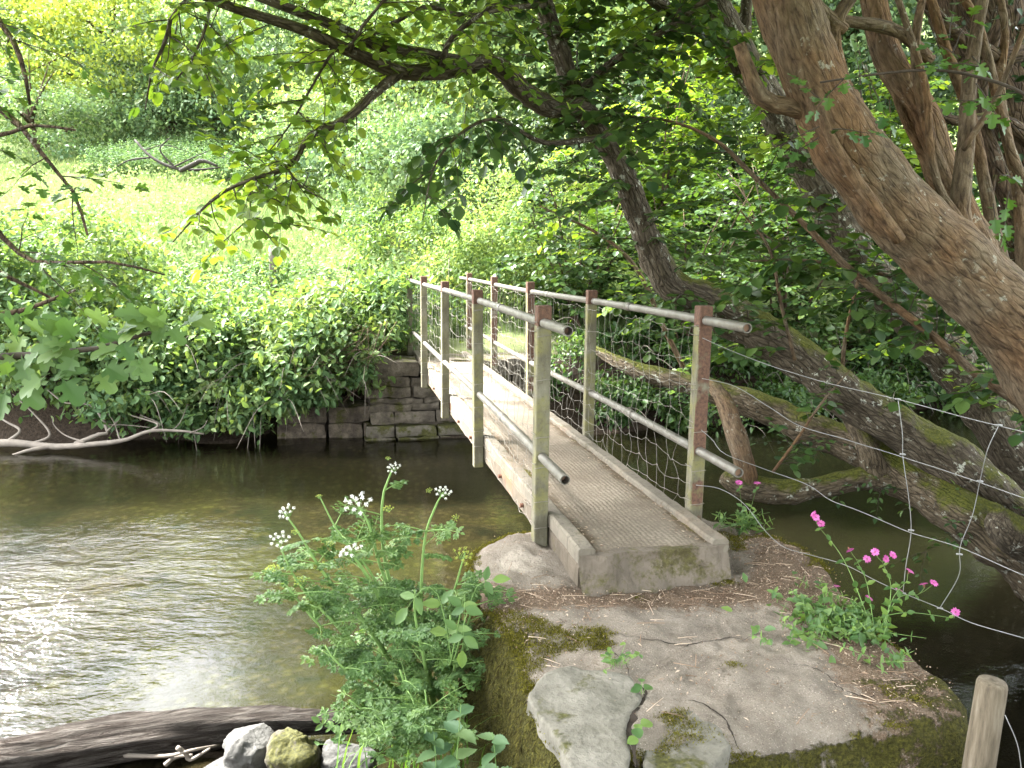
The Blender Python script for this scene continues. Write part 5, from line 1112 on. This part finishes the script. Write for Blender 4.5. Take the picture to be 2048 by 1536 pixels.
def boulder(label, px, py, z, s, mat, seed, rz=0, name='boulder'):
    c = WZ(px, py, z); g = Geo(); n1, n2 = 60, 90; th = np.linspace(.001, math.pi-.001, n1)[:, None]; ph = np.linspace(0, 2*math.pi, n2, endpoint=False)[None]
    d = np.stack([np.sin(th)*np.cos(ph), np.sin(th)*np.sin(ph), np.cos(th)*np.ones_like(ph)], -1).reshape(-1, 3)
    p4 = (np.abs(d)**3.2).sum(1)**(-1/3.2); rr = p4*(1+.2*fbm(d*1.5+seed, 2, seed)+.05*fbm(d*6+seed, 3, seed)); V = d*rr[:, None]; r2_ = np.random.default_rng(seed)
    for q in range(9):
        nq = nrm(r2_.normal(size=3)); ov = np.maximum(0, V@nq-r2_.uniform(.72, .95)); V = V - ov[:, None]*nq*.93
    V = V*(1+.02*fbm(V*9+seed, 3, seed+5))[:, None]*np.array(s)
    V = V @ np.array(Matrix.Rotation(-rz, 3, 'Z'))
    i = np.arange(n1-1)[:, None]*n2; j = np.arange(n2)[None]; q = (j+1) % n2; g.add(V+c, np.stack([i+j, i+n2+j, i+n2+q, i+q], -1).reshape(-1, 4))
    o = fixn(g.build(name, M[mat], None, loc=c)); tag(o, label, 'stone', 'stones by the driftwood log'); return o
boulder('pale grey angular stone against the log at the bottom', 505, 1500, .1, (.13, .12, .11), 'stone_pale', 3, .3)
boulder('moss-topped brown stone between the pale stones by the log', 590, 1520, .08, (.12, .12, .11), 'stone_moss', 8)
boulder('low pale stone half hidden under the leaves by the log', 700, 1528, .06, (.14, .12, .09), 'stone_pale', 12, -.3)
boulder('flat grey stone lowest of the group at the bottom edge', 455, 1545, .03, (.16, .1, .06), 'stone_pale', 21, .2)
# trunk stub of dead branch on the far waterline
db = thing('dead_branch', 'bleached fallen branch with many twigs lying along the far waterline at left', 'dead branch')
g = Geo(); yb = 9.35
def B(l, r0, r1, n=20): 
    Q = np.array([W(a, b, c) for a, b, c in l]); P = spline(Q, n); tube(g, P, np.linspace(r0, r1, n), 7, .12, 9)
B([(-60, 888, 9.3), (30, 886, 9.3), (110, 893, 9.25), (190, 888, 9.2), (250, 880, 9.2), (300, 862, 9.25), (360, 862, 9.3), (408, 868, 9.35)], .055, .012, 30)
B([(100, 893, 9.25), (60, 900, 9.15), (25, 910, 9.1)], .03, .012); B([(150, 888, 9.25), (200, 868, 9.3), (215, 862, 9.35), (185, 812, 9.4), (130, 805, 9.45), (95, 780, 9.5)], .03, .006)
B([(215, 862, 9.3), (240, 835, 9.4), (225, 820, 9.4), (215, 790, 9.5)], .012, .004); B([(300, 862, 9.3), (315, 848, 9.35), (260, 830, 9.4), (230, 815, 9.5)], .014, .004)
B([(60, 888, 9.3), (100, 870, 9.35), (70, 830, 9.4), (25, 788, 9.5)], .018, .004); B([(10, 886, 9.3), (40, 862, 9.35), (15, 845, 9.4), (-10, 830, 9.5)], .02, .008); B([(170, 885, 9.2), (130, 870, 9.3), (108, 850, 9.35), (105, 835, 9.4)], .014, .004)
B([(240, 880, 9.2), (228, 845, 9.3), (212, 820, 9.35), (215, 800, 9.4)], .01, .003); B([(340, 864, 9.3), (360, 845, 9.4), (375, 810, 9.5)], .008, .003); B([(380, 866, 9.3), (405, 855, 9.35), (415, 840, 9.4)], .007, .003)
B([(200, 850, 9.4), (250, 850, 9.4), (300, 855, 9.4)], .01, .005); B([(280, 830, 9.5), (320, 848, 9.4), (300, 862, 9.3)], .008, .005)
g.build('branch', M['dead'], db); rebase(db, W(110, 895, 9.25))
# roots and hanging stems under the brambles by the abutment
rt = thing('hanging_stems', 'tangle of brown hanging bramble stems beside the far abutment', 'dead stems'); g = Geo()
for k in range(30):
    a = W(rng.uniform(690, 800), rng.uniform(640, 700), rng.uniform(9.6, 10.2)); e = W(rng.uniform(560, 790), rng.uniform(720, 830), rng.uniform(9.4, 9.8)); tube(g, spline(np.array([a, (a+e)/2+rng.normal(size=3)*.2, e+[0, 0, rng.uniform(-.1, .5)]]), 10), np.linspace(.005, .002, 10), 4)
g.build('stems', M['bark_dark'], rt); rebase(rt, W(740, 760, 9.8))

# ---- wire fence and wooden post
wf = thing('wire_fence', 'loose galvanised stock wire strands running from the rail post to the right edge', 'fence')
wl_ = [[(1404, 676, 4.0), (1460, 700, 3.95), (1560, 738, 3.8), (1680, 772, 3.6), (1800, 800, 3.35), (1920, 832, 3.1), (2060, 868, 2.85), (2200, 905, 2.65), (2900, 1080, 1.95)],
       [(1404, 757, 4.0), (1470, 772, 3.95), (1540, 815, 3.85), (1600, 852, 3.75), (1700, 882, 3.55), (1810, 916, 3.35), (1930, 955, 3.1), (2060, 1000, 2.85), (2200, 1045, 2.65), (2900, 1290, 1.95)],
       [(1402, 860, 4.0), (1425, 880, 3.98), (1450, 908, 3.93), (1530, 938, 3.85), (1610, 967, 3.72), (1660, 1000, 3.62), (1720, 1022, 3.5), (1822, 1066, 3.33), (1920, 1095, 3.1), (2060, 1155, 2.85), (2200, 1200, 2.65), (2900, 1500, 1.95)],
       [(1392, 970, 4.0), (1440, 978, 3.95), (1490, 1010, 3.88), (1530, 1062, 3.82), (1570, 1095, 3.75), (1628, 1112, 3.68), (1690, 1130, 3.55), (1760, 1165, 3.42), (1878, 1216, 3.2), (1940, 1245, 3.05), (2060, 1280, 2.85), (2200, 1330, 2.65), (2900, 1690, 1.95)]]
WS = []
for l in wl_:
    g = Geo(); P = spline(np.array([W(*p) for p in l]), 90) + .002*np.stack([fbm(np.stack([np.linspace(0, 12, 90), np.full(90, 1.0*j), np.full(90, l[0][1]*.1)], -1), 2, j) for j in range(3)], -1); WS.append(P)
    tube(g, P, .0017, 6); g.build('strand', M['wire'], wf)
for l in ([(1796, 798, 3.36), (1805, 870, 3.35), (1806, 916, 3.35), (1818, 1000, 3.34), (1822, 1066, 3.33), (1812, 1130, 3.33), (1806, 1186, 3.33)], [(1998, 850, 2.95), (1975, 900, 2.97), (1960, 962, 3.02), (1945, 1030, 3.06), (1920, 1095, 3.1), (1918, 1150, 3.12), (1880, 1216, 3.2)]):
    g = Geo(); P = spline(np.array([W(*p) for p in l]), 40); tube(g, P, .0017, 6)
    for i in (0, int(39*.3), int(39*.69), 39): tube(g, np.array([P[i]-[.012, 0, 0], P[i], P[i]+[.012, 0, -.003]]), .0042, 6)
    g.build('stay_wire', M['wire'], wf)
rebase(wf, W(2048, 1300, 2.85))
wp = thing('wooden_post', 'weathered wooden fence post cut off at the bottom right corner', 'fence post')
g = Geo(); t_ = W(1985, 1362, 2.35); Q = np.array([[t_[0]-.04*h, t_[1], t_[2]-h] for h in (0, .006, .014, .3, .6, 1.2, 2.0)]); tube(g, Q, [.041, .044, .046, .048, .05, .053, .056], 20, .04, 5); g.build('post', M['wood'], wp)
g = Geo(); P = spline(np.array([W(*p) for p in ((2010, 1430, 2.3), (2035, 1490, 2.28), (2045, 1560, 2.26))]), 12); tube(g, P, .0015, 5); g.build('staple_wire', M['wire'], wp); rebase(wp, Q[-1])
